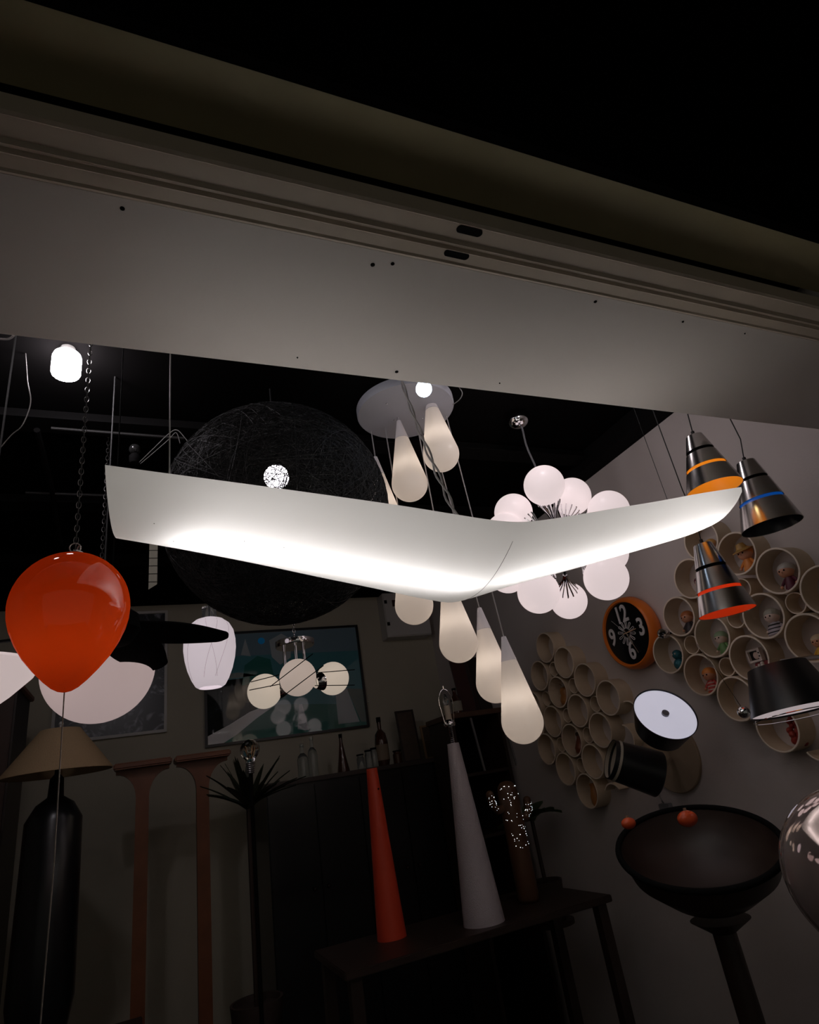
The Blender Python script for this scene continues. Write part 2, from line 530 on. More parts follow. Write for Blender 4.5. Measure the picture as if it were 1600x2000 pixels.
for px, py, Y in drops:
    if px is None:
        t_ = PY(733, 893, 2.26); base = t_ - Vector((0, 0, DL))
    else:
        base = PY(px, py, Y)
    seam = base.z + DL * .76
    low = [(r, z) for r, z in dp if z <= DL * .755]; up = [(r, z) for r, z in dp if z > DL * .70]
    rs = low[-1][0] + (up[0][0] - low[-1][0]) * 0
    r76 = dp[16][0] + (.0095 - dp[16][0]) * ((DL * .76 - dp[16][1]) / (DL - dp[16][1]))
    low = [q for q in low if q[1] < DL * .755] + [(r76, DL * .758)]
    up = [(r76 + .0006, DL * .762)] + [q for q in dp if q[1] > DL * .77] + [(0, DL)]
    b = BM(); lathe(b, low, base, segs=40, closed=False); sh = obj('teardrop_shade', b, m_drop, td)
    b = BM(); lathe(b, up, base, segs=40, closed=False); obj('shade_cap', b, m_cap, sh)
    b = BM(); sph(b, base + Vector((0, 0, .155)), .020, 16, 10, sc=(1, 1, 1.3)); obj('bulb', b, lamp_mat('warm_bulb_light', (1, .86, .74), L_DROP), sh)
    tip = base + Vector((0, 0, DL))
    v = Vector((tip.x - DC.x, tip.y - DC.y)); 
    if v.length > RD - .02: v = v.normalized() * (RD - .02)
    q = Vector((DC.x + v.x, DC.y + v.y, DC.z - .018))
    b = BM(); tube(b, [q, tip], .0028, 6); obj('cord', b, m_wire, td)

# ================================================================== BARE LED BULBS
def led(px, py, d, r, h, name, label, col, stg, round_=False, tint='led'):
    c = P(px, py, d)
    t = thing(name, c, label, 'light bulb')
    b = BM()
    if round_:
        sph(b, c, r, 32, 16)
        neck = r * .9
    else:
        pr = [(0, -h / 2)] + [(r * sin(a) , -h / 2 + r * .22 * (1 - cos(a))) for a in (.4, .8, 1.2)] + [(r, -h / 2 + r * .32), (r, h / 2 - r * .45), (r * .92, h / 2 - r * .2), (r * .62, h / 2)]
        lathe(b, pr, c, segs=36); neck = h / 2
    obj('bulb_glass', b, lamp_mat(tint, col, stg), t)
    b = BM(); lathe(b, [(r * .66, neck), (r * .5, neck + r * .5), (r * .42, neck + r * 1.0), (0, neck + r * 1.0)], c, segs=24)
    obj('socket', b, m_white, t)
    b = BM(); tube(b, [c + Vector((0, 0, neck + r)), Vector((c.x, c.y, ZC))], .0025, 6); obj('cord', b, m_wired, t)
    return c
led(130, 712, 2.1, .046, .098, 'led_bulb', 'bright white cylindrical bulb hanging at the upper left', (1.0, .93, 1.0), L_LED)
led(828, 760, 2.1, .028, .05, 'led_bulb', 'small round bluish white bulb glowing under the ceiling plate', (.62, .78, 1.0), L_LED * .35, True, 'blue_led')

# two unseen fill bulbs added behind the boarded head to brighten the walls
def fill_led(x, y, z, lab, stg):
    c = Vector((x, y, z)); t = thing('led_bulb', c, lab, 'light bulb')
    b = BM(); sph(b, c, .04, 28, 14); obj('bulb_glass', b, lamp_mat('led_%d' % stg, (1.0, .90, .93), stg), t)
    b = BM(); lathe(b, [(.028, .034), (.02, .06), (.018, .09), (0, .09)], c, segs=20); obj('socket', b, m_white, t)
    b = BM(); tube(b, [c + Vector((0, 0, .09)), Vector((x, y, ZC))], .0025, 6); obj('cord', b, m_wired, t)
fill_led(1.45, 1.62, 3.02, 'added unseen fill bulb high behind the soffit on the right side', 30)
fill_led(-.45, 1.55, 2.98, 'added unseen fill bulb high behind the soffit on the left side', 26)

# ================================================================== BIG WOVEN BALL PENDANT
BC = P(545, 1003, 2.28); BR = .415
bl = thing('woven_ball_pendant', BC, 'huge black woven thread ball pendant behind the wing lamp', 'pendant lamp')
b = BM()
for i in range(760):
    ax = Vector((rnd.gauss(0, 1), rnd.gauss(0, 1), rnd.gauss(0, 1))).normalized()
    x, y, z = frame(ax)
    off = rnd.uniform(-.55, .55); rr = sqrt(1 - off * off); R = BR + rnd.uniform(-.004, .004)
    wob = rnd.uniform(0, 6); n = 40; a0 = rnd.uniform(0, 6.28)
    pts = []
    for k in range(n + 1):
        a = a0 + 2 * pi * k / n
        o_ = off + .05 * sin(2 * a + wob); r_ = sqrt(max(0, 1 - o_ * o_))
        pts.append(BC + (x * cos(a) * r_ + y * sin(a) * r_ + z * o_) * R)
    tube(b, pts, .0009, 3, cap=False)
obj('woven_threads', b, mat('black_waxed_thread', (.0045, .0042, .0042), .7), bl, kind='stuff')
b = BM(); c = P(540, 932, 2.24); sph(b, c, .046, 32, 16); ib = obj('bulb', b, lamp_mat('inner_led', (1.0, .93, 1.0), 5.0), bl)
b = BM(); lathe(b, [(.03, .04), (.02, .07), (.018, .1), (0, .1)], c, segs=20); obj('socket', b, m_blackm, ib)
b = BM(); tube(b, [c + Vector((0, 0, .1)), Vector((BC.x, BC.y, ZC))], .003, 6); obj('cord', b, m_wired, bl)

# ================================================================== ORANGE BALLOON LAMP
m_or = shell_mat('glossy_orange_glass', (.36, .035, .004), .35, (1.0, .10, .012), .0, gloss=.07, grough=.04)
d = 1.15
cB = P(138, 1188, d); R = size(106, d)
ob = thing('balloon_pendant_lamp', cB, 'glossy orange balloon shaped glass pendant at the left', 'pendant lamp')
prof = [(0, R * 1.06)]
for i in range(1, 15):
    a = pi / 2 * (1 - i / 14)
    prof.append((R * cos(a), R * sin(a) * 1.05))
for r_, z_ in ((.985, -.20), (.93, -.42), (.83, -.66), (.69, -.90), (.52, -1.12), (.35, -1.31), (.22, -1.43), (.12, -1.49), (.04, -1.512), (0, -1.515)):
    prof.append((R * r_, R * z_))
b = BM(); sph(b, cB + Vector((0, 0, -R * .42)), .026, 16, 10); obj('bulb', b, lamp_mat('balloon_fill_light', (1, .8, .55), 17.0), ob)  # bulb added inside to stand in for outside light on the glass
b = BM(); lathe(b, prof, cB, segs=64); obs = obj('glass_balloon', b, m_or, ob, angle=80)
b = BM(); lathe(b, [(.012, R * 1.04), (.012, R * 1.10), (.006, R * 1.14), (0, R * 1.14)], cB + Vector((.004, 0, 0)), segs=20)
ring(b, cB + Vector((0, 0, R * 1.20)), .010, .0013, axis=(0, 1, 0), segs=20); ring(b, cB + Vector((.006, .004, R * 1.18)), .009, .0013, axis=(1, .4, 0), segs=20)
obj('hanger', b, mat('clear_hanger', (.5, .5, .48), .2, .4), ob)
b = BM(); tube(b, [cB + Vector((0, 0, R * 1.16)), Vector((cB.x, cB.y, ZC))], .0012, 5); obj('cord', b, m_wired, ob)
b = BM(); p0 = cB + Vector((0, 0, -R * 1.51)); tube(b, [p0, p0 + Vector((.004, 0, -.28)), p0 + Vector((0, 0, -.62)), p0 + Vector((-.003, 0, -.95))], .0012, 5)
obj('balloon_string', b, mat('pale_string', (.4, .34, .3), .8), ob)

# ================================================================== WHITE GLOBES AT THE LEFT
m_globe2 = shell_mat('opal_beige_glass', (.62, .52, .50), 0.0, (1.0, .76, .74), .25, gloss=.06, grough=.1)
c = P(194, 1307, 1.85); R = size(101, 1.85)
t = thing('globe_pendant_lamp', c, 'big pinkish white globe pendant behind the orange balloon', 'pendant lamp')
b = BM(); sph(b, c, R, 64, 32); obj('globe', b, m_globe2, t)
b = BM(); lathe(b, [(.05, R * .97), (.05, R * 1.08), (.02, R * 1.12), (0, R * 1.12)], c, segs=28); obj('collar', b, m_chrome, t)
b = BM(); tube(b, [c + Vector((0, 0, R * 1.1)), Vector((c.x, c.y, ZC))], .003, 6); obj('cord', b, m_wired, t)
# conical shade cut by the left edge
m_cone = shell_mat('opal_shade', (.75, .66, .64), 0.0, (1.0, .82, .80), .36, gloss=.04)
c = P(-62, 1316, 1.5); 
t = thing('cone_pendant_lamp', c, 'pinkish white lit shallow cone pendant cut by the left edge', 'pendant lamp')
b = BM(); pr = [(0, -.115), (.04, -.105), (.095, -.06), (.14, -.015), (.155, .012), (.150, .02), (.09, .035), (.03, .06), (0, .06)]
lathe(b, pr, c, segs=48); obj('shade', b, m_cone, t, angle=60)
b = BM(); tube(b, [c + Vector((0, 0, .05)), Vector((c.x, c.y, ZC))], .003, 6); obj('cord', b, m_wired, t)

# black blades (ceiling fan) behind the balloon
hubc = P(215, 1225, 1.6)
t = thing('ceiling_fan', hubc, 'black bladed ceiling fan mostly hidden by the orange balloon', 'fan')
b = BM(); lathe(b, [(0, -.05), (.05, -.045), (.075, -.01), (.07, .03), (.03, .06), (0, .06)], hubc, segs=32); obj('hub', b, m_blackm, t)
b = BM(); tube(b, [hubc + Vector((0, 0, .05)), Vector((hubc.x, hubc.y, ZC))], .0018, 10); obj('down_rod', b, m_blackm, t)
def blade(tipp, w, name='blade'):
    b = BM(); ax = tipp - hubc; L = ax.length; ax.normalize()
    side = ax.cross(Vector((0, 0, 1))).normalized()
    side = (side * .97 + Vector((0, 0, .26))).normalized(); up = ax.cross(side).normalized()
    out = []
    for k in range(40): t_ = .12 + .88 * k / 39; ww = w * (.55 + .45 * sin(pi * min(1, t_ * 1.1))) * (1 if t_ < .9 else sqrt(max(0.02, 1 - ((t_ - .9) / .1) ** 2))); out.append((t_, ww))
    pts = [hubc + ax * (L * a) + side * (w_ * .5) for a, w_ in out] + [hubc + ax * (L * a) - side * (w_ * .5) for a, w_ in reversed(out)]
    prism(b, pts, up * .006)
    return obj(name, b, m_blackm, t, angle=30)
blade(PZ(444, 1243, hubc.z), .11)
hz = hubc.z
blade(Vector((hubc.x + .13, hubc.y + .30, hz - .05)), .13)
blade(Vector((hubc.x - .42, hubc.y + .12, hz)), .12)
blade(Vector((hubc.x - .15, hubc.y - .34, hz)), .12)

# ================================================================== EGG PENDANT
d = 2.75; c = P(410, 1268, d); R = size(49, d)
m_egg = shell_mat('opal_lavender_glass', (.74, .68, .72), 0.0, (1.0, .86, .92), .35, gloss=.05)
t = thing('egg_pendant_lamp', c, 'pinkish white egg shaped glass pendant with fine curved lines', 'pendant lamp')
pr = [(0, R * 1.28), (R * .3, R * 1.26), (R * .55, R * 1.17), (R * .78, R * .98), (R * .93, R * .70), (R * .99, R * .35), (R, 0), (R * .95, -R * .4), (R * .85, -R * .8),
      (R * .70, -R * 1.18), (R * .56, -R * 1.42), (R * .44, -R * 1.5), (R * .42, -R * 1.5), (R * .42, -R * 1.38), (0, -R * 1.36)]
b = BM(); lathe(b, pr, c, segs=48); eg = obj('glass_shade', b, m_egg, t, angle=60)
def egg_r(z):
    for (r0, z0), (r1, z1) in zip(pr[:-1], pr[1:]):
        if z1 <= z <= z0 and z0 > z1: return r0 + (r1 - r0) * (z0 - z) / (z0 - z1)
    return R
for k, (a0, a1, ml) in enumerate(((-1.2, -2.0, 0), (-1.9, -1.3, 0), (-.6, -1.4, 0), (-2.3, -2.9, 0))):
    b = BM(); pts = []
    for i in range(20):
        z = R * (1.2 - 2.4 * i / 19); a = a0 + (a1 - a0) * i / 19; r_ = egg_r(z) + .0005
        pts.append(c + Vector((r_ * cos(a), r_ * sin(a), z)))
    tube(b, pts, .0005, 5); o = obj('decor_line', b, mat('line_grey', (.45, .40, .43), .4), eg)
b = BM(); lathe(b, [(R * .28, R * 1.25), (R * .28, R * 1.75), (R * .12, R * 1.78)], c, segs=24, closed=False)
obj('glass_neck', b, mat('clear_glass', (.85, .88, .88), .03, trans=.95, ior=1.45), t)
b = BM(); tube(b, [c + Vector((0, 0, R * 1.25)), Vector((c.x, c.y, ZC))], .003, 6); obj('cord', b, m_wired, t)

# ================================================================== THREE GLOBE CHROME CHANDELIER
d0 = 3.2
hubp = P(590, 1340, 3.25)
t = thing('three_globe_chandelier', hubp, 'chrome ceiling lamp with three cream globes held between thin rods', 'chandelier')
m_cream = shell_mat('opal_cream_glass', (.72, .62, .52), 0.0, (1.0, .84, .68), .31, gloss=.05)
gs = [(582, 1323, 35.5, 3.05, 0), (517, 1350, 33, 3.2, 1), (650, 1325, 31.5, 3.4, 2)]
pc = P(576, 1257, 3.25); pt = Vector((pc.x, pc.y, pc.z))
b = BM(); lathe(b, [(0, -.018), (.100, -.018), (.104, -.012), (.104, .014), (.06, .022), (0, .022)], pt, segs=48); obj('canopy_plate', b, m_chrome, t)
b = BM(); chain(b, pt + Vector((0, 0, .02)), Vector((pt.x, pt.y, ZC)), .014, .0018); obj('chain', b, m_chrome, t)
dirs = []
for k, (px, py, r, d, _) in enumerate(gs):
    g = P(px, py, d); R = size(r, d)
    m_ = m_cream if k else shell_mat('opal_ivory_glass', (.66, .57, .50), 0, (1.0, .80, .68), .25, gloss=.05)
    b = BM(); sph(b, g, R, 40, 20); gg = obj('globe', b, m_, t)
    # vertical chrome tube from the plate
    e = Vector((g.x - pt.x, g.y - pt.y, 0)); e = e.normalized() * .065
    b = BM(); tube(b, [pt + e + Vector((0, 0, -.015)), Vector((pt.x + e.x, pt.y + e.y, hubp.z + .02))], .009, 12)
    tube(b, [Vector((pt.x + e.x, pt.y + e.y, hubp.z + .02)), hubp.lerp(g, .25)], .009, 12)
    obj('stem', b, m_chrome, t)
    b = BM(); x, y, z = frame((g - hubp)); lathe(b, [(.03, (g - hubp).length - R - .03), (.045, (g - hubp).length - R - .005), (.05, (g - hubp).length - R + .012)], hubp, axis=(g - hubp), segs=28, closed=False)
    obj('globe_holder', b, m_chrome, gg)
def rod(a, c_, d1, d2):
    b = BM(); tube(b, [P(a[0], a[1], d1), P(c_[0], c_[1], d2)], .0022, 6); obj('rod', b, m_blackm, t)
rod((528, 1341), (611, 1277), 2.95, 2.93); rod((547, 1364), (632, 1300), 2.93, 2.92)
rod((617, 1314), (693, 1308), 3.26, 3.24); rod((615, 1339), (693, 1338), 3.26, 3.24)
rod((548, 1336), (487, 1348), 3.06, 3.05); rod((545, 1318), (490, 1332), 3.06, 3.05)

# ================================================================== CONE PENDANTS ON THE RIGHT
def cone_pendant(tp, bp, d, wtop, wbot, inner, lit, label, slots, low=None):
    bot = P(bp[0], bp[1], d); v = D(tp[0], tp[1])
    top = CAM + v * ((bot.y - CAM.y) / v.y)
    H = top.z - bot.z; Rb = size(wbot / 2, d); Rt = size(wtop / 2, d)
    c = bot.copy(); ax = (top - bot).normalized()
    ax = (ax + Vector((0, 0, 3))).normalized()
    t = thing('cone_pendant_lamp', bot, label, 'pendant lamp', 'brushed cone pendants')
    rad = lambda h: Rb + (Rt - Rb) * h / H
    edges = [0] + [x * H for x in slots] + [H]
    gap = .012
    segs_ = [(0, slots[0] * H - gap / 2), (slots[0] * H + gap / 2, slots[1] * H - gap / 2), (slots[1] * H + gap / 2, H)]
    for k, (h0, h1) in enumerate(segs_):
        b = BM(); pr = [(rad(h0) - .002, h0), (rad(h0), h0), (rad(h1), h1), (rad(h1) - .002, h1)]
        if k == 2: pr += [(rad(H) * .6, H + .004), (0, H + .005)]
        lathe(b, pr, c, axis=ax, segs=64, closed=False); obj('metal_sleeve', b, m_brushed, t)
    b = BM(); hm = H * (slots[0] + .12); lathe(b, [(rad(hm) - .004, hm), (rad(slots[1] * H) - .004, slots[1] * H), (rad(H) * .8, H - .004), (0, H - .004)], c, axis=ax, segs=48, closed=False); obj('upper_liner', b, m_blackm, t)
    b = BM(); hl = H * (slots[0] - .05); lathe(b, [(rad(hl) - .004, hl), (rad(slots[0] * H) - .004, slots[0] * H), (rad(hm) - .004, hm)], c, axis=ax, segs=48, closed=False)
    obj('coloured_band', b, inner, t)
    b = BM(); lathe(b, [(rad(0) - .003, .001), (rad(hl) - .004, hl)], c, axis=ax, segs=48, closed=False); obj('inner_liner', b, low or inner, t)
    b = BM(); sph(b, c + ax * (H * .42), .02, 16, 10); obj('bulb', b, lit, t)
    b = BM(); tube(b, [c + ax * (H + .004), c + ax * (H + .02)], .006, 10)
    tube(b, [c + ax * (H + .02), Vector((top.x + .0, top.y, top.z + .10)), Vector((top.x - .01, top.y, top.z + .22)), Vector((top.x, top.y, ZC))], .0022, 6)
    obj('cord', b, m_wired, t)
    return t, top
m_amb = shell_mat('amber_liner', (.85, .30, .02), .5, (1.0, .36, .02), .24, gloss=.05)
m_red = shell_mat('red_liner', (.75, .06, .01), .5, (1.0, .07, .01), .16, gloss=.05)
m_blu = shell_mat('blue_liner', (.01, .07, .25), .3, (0.0, .20, 1.0), .14, gloss=.15)
cone_pendant((1362, 853), (1396, 955), 2.0, 32, 106, m_amb, lamp_mat('amber_bulb', (1, .7, .3), 5), 'brushed steel cone pendant with a glowing amber band, behind the wing tip', (.36, .68))
cone_pendant((1467, 904), (1508, 1028), 2.05, 36, 112, m_blu, mat('unlit_bulb', (.6, .6, .6), .2), 'brushed steel cone pendant with a blue band and dark inside, far right', (.36, .70), low=m_black)
t3, top3 = cone_pendant((1378, 1064), (1421, 1196), 2.02, 36, 107, m_red, lamp_mat('red_bulb', (1, .35, .2), 4), 'brushed steel cone pendant with red bands, below the right wing tip', (.30, .64))

# ================================================================== DRUM SHADES, LOWER RIGHT
m_diff = shell_mat('white_diffuser', (.78, .76, .80), 0, (.84, .83, 1.0), .36, gloss=.03)
m_diffp = shell_mat('pink_diffuser', (.70, .64, .66), 0, (1.0, .84, .86), .27, gloss=.03)
m_blk = mat('satin_black_shade', (.010, .010, .011), .33)
def drum(c, axis, Rw, Rn, H, parent, dm, open_=False):
    b = BM(); lathe(b, [(Rw - .003, 0), (Rw, 0), (Rn, H), (Rn * .5, H + .002), (0, H + .002)], c, axis=axis, segs=64, closed=False)
    s = obj('drum_shade', b, m_blk, parent)
    b = BM(); lathe(b, [(Rw - .004, .006), (0, .006)], c, axis=axis, segs=64, closed=False)
    dd = obj('diffuser', b, dm, s)
    return s, dd
c = P(1556, 1388, 2.0); R = size(84, 2.0)
t = thing('drum_wall_lamp', c, 'black tapered drum lamp with lit pinkish underside at the right edge', 'wall lamp')
ax = Vector((.05, 0.09, 1)).normalized()
s, dd = drum(c, ax, R, R * .66, .15, t, m_diffp)
b = BM(); ring(b, c + ax * -.014, R * .97, .0018, axis=ax, segs=64, sides=6); obj('rim_ring', b, m_chrome, s)
b = BM(); tube(b, [c + ax * .148, c + ax * .165 + Vector((.03, .0, 0)), Vector((XW, c.y - .02, c.z + .16))], .008, 10); obj('wall_arm', b, m_chrome, t)
XFrr = XW - .105
# chrome counterweight ball on a thin thread
cb = P(1453, 1391, 1.98)
t = thing('chrome_ball_weight', cb, 'small chrome ball on a thin dark thread beside the black drum lamp', 'ornament')
b = BM(); sph(b, cb, size(11.5, 1.98), 28, 16); obj('ball', b, m_chrome, t)
b = BM(); tube(b, [cb + Vector((0, 0, .01)), PX(1405, 1316, XFrr), PX(1362, 1258, XFrr)], .0009, 5); obj('thread', b, m_blackm, t)

# wall lamp: beige round plate with two black drum shades
pc = PX(1309, 1474, XW - .012)
t = thing('wall_lamp', pc, 'wall lamp of two black drum shades on a round beige plate', 'wall lamp')
b = BM(); Rp = .178
lathe(b, [(0, 0), (Rp, 0), (Rp, .010), (Rp - .004, .014), (0, .014)], pc + Vector((.012, 0, 0)), axis=(-1, 0, 0), segs=64); obj('back_plate', b, mat('beige_felt', (.42, .32, .22), .85, noise=.1, nscale=60), t)
c1 = P(1300, 1393, 2.55); R1 = size(60, 2.55)
ax1 = (CX * -.02 + CY * -.62 + CZ * .72); ax1 = Vector((.33, .42, -.55)).normalized()
# direction from lit face to the back
rv = D(1300, 1393).normalized(); pv = CX * -.34 - CY * .94; pv = (pv - rv * pv.dot(rv)).normalized(); ax1 = rv * .72 + pv * .69
s, dd = drum(c1, ax1, R1, R1 * .78, .115, t, m_diff)
b = BM(); lathe(b, [(0, -.004), (.015, -.004), (.015, .007)], c1, axis=ax1, segs=24); obj('finial_knob', b, mat('grey_knob', (.18, .18, .2), .5), dd)
b = BM(); tube(b, [c1 + ax1 * .11, c1 + ax1 * .15, pc + Vector((-.002, 0, .03))], .010, 10); obj('arm', b, m_chrome, t)
c2 = P(1192, 1482, 2.75); e2 = P(1285, 1512, 2.72)
ax2 = (e2 - c2).normalized()
b = BM(); R2 = size(37, 2.75)
lathe(b, [(R2 * .97, .0), (R2, 0), (R2 * 1.14, (e2 - c2).length * 1.0), (R2 * 1.10, (e2 - c2).length + .004), (0, (e2 - c2).length + .006)], c2, axis=ax2, segs=56, closed=False)
s2 = obj('drum_shade', b, m_blk, t)
b = BM(); lathe(b, [(R2 * .95, .001), (R2 * 1.05, .03), (0, .031)], c2, axis=ax2, segs=48, closed=False); obj('shade_lining', b, mat('lining_beige', (.35, .31, .25), .8), s2)
b = BM(); tube(b, [e2, pc + Vector((-.002, 0, -.02))], .010, 10); obj('arm', b, m_chrome, t)
b = BM(); q = PX(1290, 1550, XW - .05); q2 = PX(1300, 1578, XW - .02)
tube(b, [q, q + Vector((0, .004, -.03)), q2 + Vector((0, 0, .02))], .003, 6); tube(b, [q + Vector((0, .01, .004)), q2 + Vector((0, .01, .02))], .002, 6); obj('cable', b, m_wire, t)
t = thing('junction_box', q2, 'small square silver box on the wall below the black drum shade', 'box')
b = BM(); box(b, q2 + Vector((-.012, -.034, -.05)), q2 + Vector((.0199, .034, .02))); bevel(b, .003); bx_ = obj('box_body', b, mat('dull_aluminium', (.35, .35, .36), .45, .6), t)
b = BM(); sph(b, q2 + Vector((-.013, 0, -.03)), .004, 10, 6); obj('screw', b, m_chrome, bx_)

# ================================================================== ORANGE WALL CLOCK
XC = XW - .075
cc = PX(1223, 1236.5, XC)
t = thing('wall_clock', Vector((XW, cc.y, cc.z)), 'round orange wall clock with black face and white numerals', 'clock')
Rf = .168
m_clk = mat('orange_plastic', (.85, .21, .025), .35)
b = BM(); lathe(b, [(Rf - .006, -.006), (Rf - .002, .006), (Rf + .004, .008), (Rf + .012, .002), (Rf + .022, -.02), (Rf + .024, -.045), (Rf + .016, -.066), (Rf + .004, -.074), (0, -.0745)], cc, axis=(-1, 0, 0), segs=72, closed=False)
obj('rim', b, m_clk, t)
b = BM(); lathe(b, [(Rf, -.006), (0, -.006)], cc, axis=(-1, 0, 0), segs=64, closed=False)
face = obj('clock_face', b, mat('gloss_black_face', (.008, .008, .008), .06, ior=1.7), t)
m_num = mat('numeral_white', (.78, .76, .76), .5)
def digits(txt, y, z, h, parent=None, name='numeral'):
    cu = bpy.data.curves.new(name, 'FONT'); cu.body = txt; cu.size = h * 1.38; cu.align_x = 'CENTER'; cu.align_y = 'CENTER'
    cu.extrude = .0015; cu.offset = .0022
    to = bpy.data.objects.new('tmp', cu); COL.objects.link(to)
    bpy.context.view_layer.update()
    me = bpy.data.meshes.new_from_object(to.evaluated_get(bpy.context.evaluated_depsgraph_get()))
    bpy.data.objects.remove(to); bpy.data.curves.remove(cu)
    bm = bmesh.new(); bm.from_mesh(me); bpy.data.meshes.remove(me)
    # text x -> world -y (wall seen from inside), text y -> z
    M_ = Matrix(((0, 0, -1, XC + .0035), (-1, 0, 0, cc.y + y), (0, 1, 0, cc.z + z), (0, 0, 0, 1)))
    bmesh.ops.transform(bm, matrix=M_, verts=bm.verts)
    bmesh.ops.scale(bm, vec=(1, .86, 1.12), verts=bm.verts, space=Matrix.Translation(-Vector((0, cc.y + y, cc.z + z))))
    obj(name, bm, m_num, face, smooth=False)
digits('12', .0, .098, .082); digits('3', -.112, .0, .082); digits('6', 0, -.098, .082); digits('9', .112, .0, .082)
for k in range(12):
    a = 2 * pi * (k + .5) / 12; u = Vector((0, -cos(a), sin(a))); n_ = Vector((0, sin(a), cos(a)))
    b = BM(); r0, r1, w_ = .024, .058, .0055
    pts = [cc + Vector((.004, 0, 0)) + u * r0 + n_ * w_ * .55]
    for j in range(7):
        g = pi / 2 - pi * j / 6
        pts.append(cc + Vector((.004, 0, 0)) + u * (r1 + w_ * cos(g)) + n_ * (w_ * sin(g)))
    pts.append(cc + Vector((.004, 0, 0)) + u * r0 - n_ * w_ * .55)
    tube(b, pts, .0019, 5); obj('petal_marker', b, m_num, face)
for (a, L, w_, mm, nm) in ((math.radians(2), .078, .003, mat('hand_amber', (.6, .4, .25), .4), 'hour_hand'), (math.radians(-68), .125, .0022, mat('hand_brown', (.30, .22, .16), .4), 'minute_hand'), (math.radians(132), .12, .0008, m_num, 'second_hand')):
    u = Vector((0, -cos(a), sin(a))); b = BM()
    tube(b, [cc + Vector((-.001, 0, 0)) - u * .02, cc + Vector((-.001, 0, 0)) + u * L], w_, 5); obj(nm, b, mm, t)

# ================================================================== TUBE SHELVES
TL = .095; XFr = XW - TL; TR = .094; TT = .0075
def ring_tube(bm, c, R, T, x0, x1, a0=0, a1=2 * pi, segs=44):
    H0, H1 = 0, x1 - x0
    k_ = dict(axis=(1, 0, 0), segs=segs, a0=a0, a1=a1, closed=False); q_ = Vector((x0, c.y, c.z))
    lathe(bm, [(R - T, H0 + .001), (R - T * .8, H0), (R - T * .2, H0), (R, H0 + .001)], q_, mi=1, **k_)
    lathe(bm, [(R, H0 + .001), (R, H1), (R - T, H1), (R - T, H0 + .001)], q_, **k_)
    bmesh.ops.remove_doubles(bm, verts=bm.verts, dist=1e-5)
A_c = [(1368, 1057), (1438, 1081), (1518, 1115), (1610, 1152), (1348, 1129), (1325, 1204), (1390, 1243), (1490, 1203), (1578, 1246), (1304, 1277), (1368, 1318), (1462, 1285), (1437, 1365), (1517, 1422), (1640, 1350)]
B_c = [(1064, 1265), (1101, 1294), (1141.5, 1328), (1187, 1363), (1053, 1320), (1089, 1352), (1128, 1388), (1172, 1426), (1040, 1380), (1079, 1409), (1116, 1446), (1157, 1487), (1067, 1463), (1104, 1502), (1146, 1545)]
def hexfit(lst):
    """regular positions: keep measured centres but push apart any that would cut into each other"""
    P_ = [PX(px, py, XFr) for px, py in lst]
    for _ in range(60):
        for i in range(len(P_)):
            for j in range(i):
                dlt = Vector((0, P_[i].y - P_[j].y, P_[i].z - P_[j].z)); L = dlt.length
                if L < 2 * TR:
                    s_ = dlt.normalized() * ((2 * TR - L) / 2); P_[i] += s_; P_[j] -= s_
    return P_
PA, PB = hexfit(A_c), hexfit(B_c)
def shelf(centres, label, gaps, arcs):
    t = thing('tube_wall_shelf', Vector((XW, centres[0].y, centres[0].z)), label, 'shelf', 'honeycomb shelves of board tubes on the right wall')
    for k, c in enumerate(centres):
        b = BM(); ring_tube(b, c, TR, TT, XFr, XW); obj('tube', b, [m_card, m_cut], t)
    for c, r_ in gaps:
        b = BM(); ring_tube(b, c, r_, .005, XFr + .02, XW, segs=28); obj('small_tube', b, [m_card, m_cut], t)
    for c, a0, a1 in arcs:
        b = BM(); ring_tube(b, c, TR * .8, TT, XW - .07, XW, a0, a1, 20); obj('cut_tube', b, [m_card, m_cut], t)
    return t
def fill(cands, Ps):
    out = []
    for px, py in cands:
        c0_ = PX(px, py, XFr + .02); best = None
        for dy in range(-14, 15):
            for dz in range(-14, 15):
                g = c0_ + Vector((0, dy * .0025, dz * .0025))
                r_ = min(Vector((0, g.y - q.y, g.z - q.z)).length for q in Ps) - TR
                if best is None or r_ > best[0]: best = (r_, g)
        if best[0] > .012 and all((best[1] - g).length > .04 for r_, g in out): out.append(best)
    return [(g, min(r_, .045)) for r_, g in out]
GA = fill([(1463, 1148), (1545, 1192), (1350, 1262), (1420, 1300), (1443, 1222)], PA)
GB = fill([(1082, 1305), (1121, 1340), (1162, 1378), (1070, 1362), (1106, 1398), (1147, 1437), (1097, 1456), (1134, 1495), (1060, 1420)], PB)
shelf(PA, 'larger honeycomb shelf of board tubes holding small figurines, upper right', GA, [(PX(1590, 1450, XFr), pi * .9, pi * 1.6)])
shelf(PB, 'smaller honeycomb shelf of board tubes, mostly empty, below the clock', GB, [(PX(1222, 1398, XFr), -.2, 1.9), (PX(1212, 1445, XFr), 1.0, 3.0), (PX(1192, 1560, XFr), -.2, 1.8)])

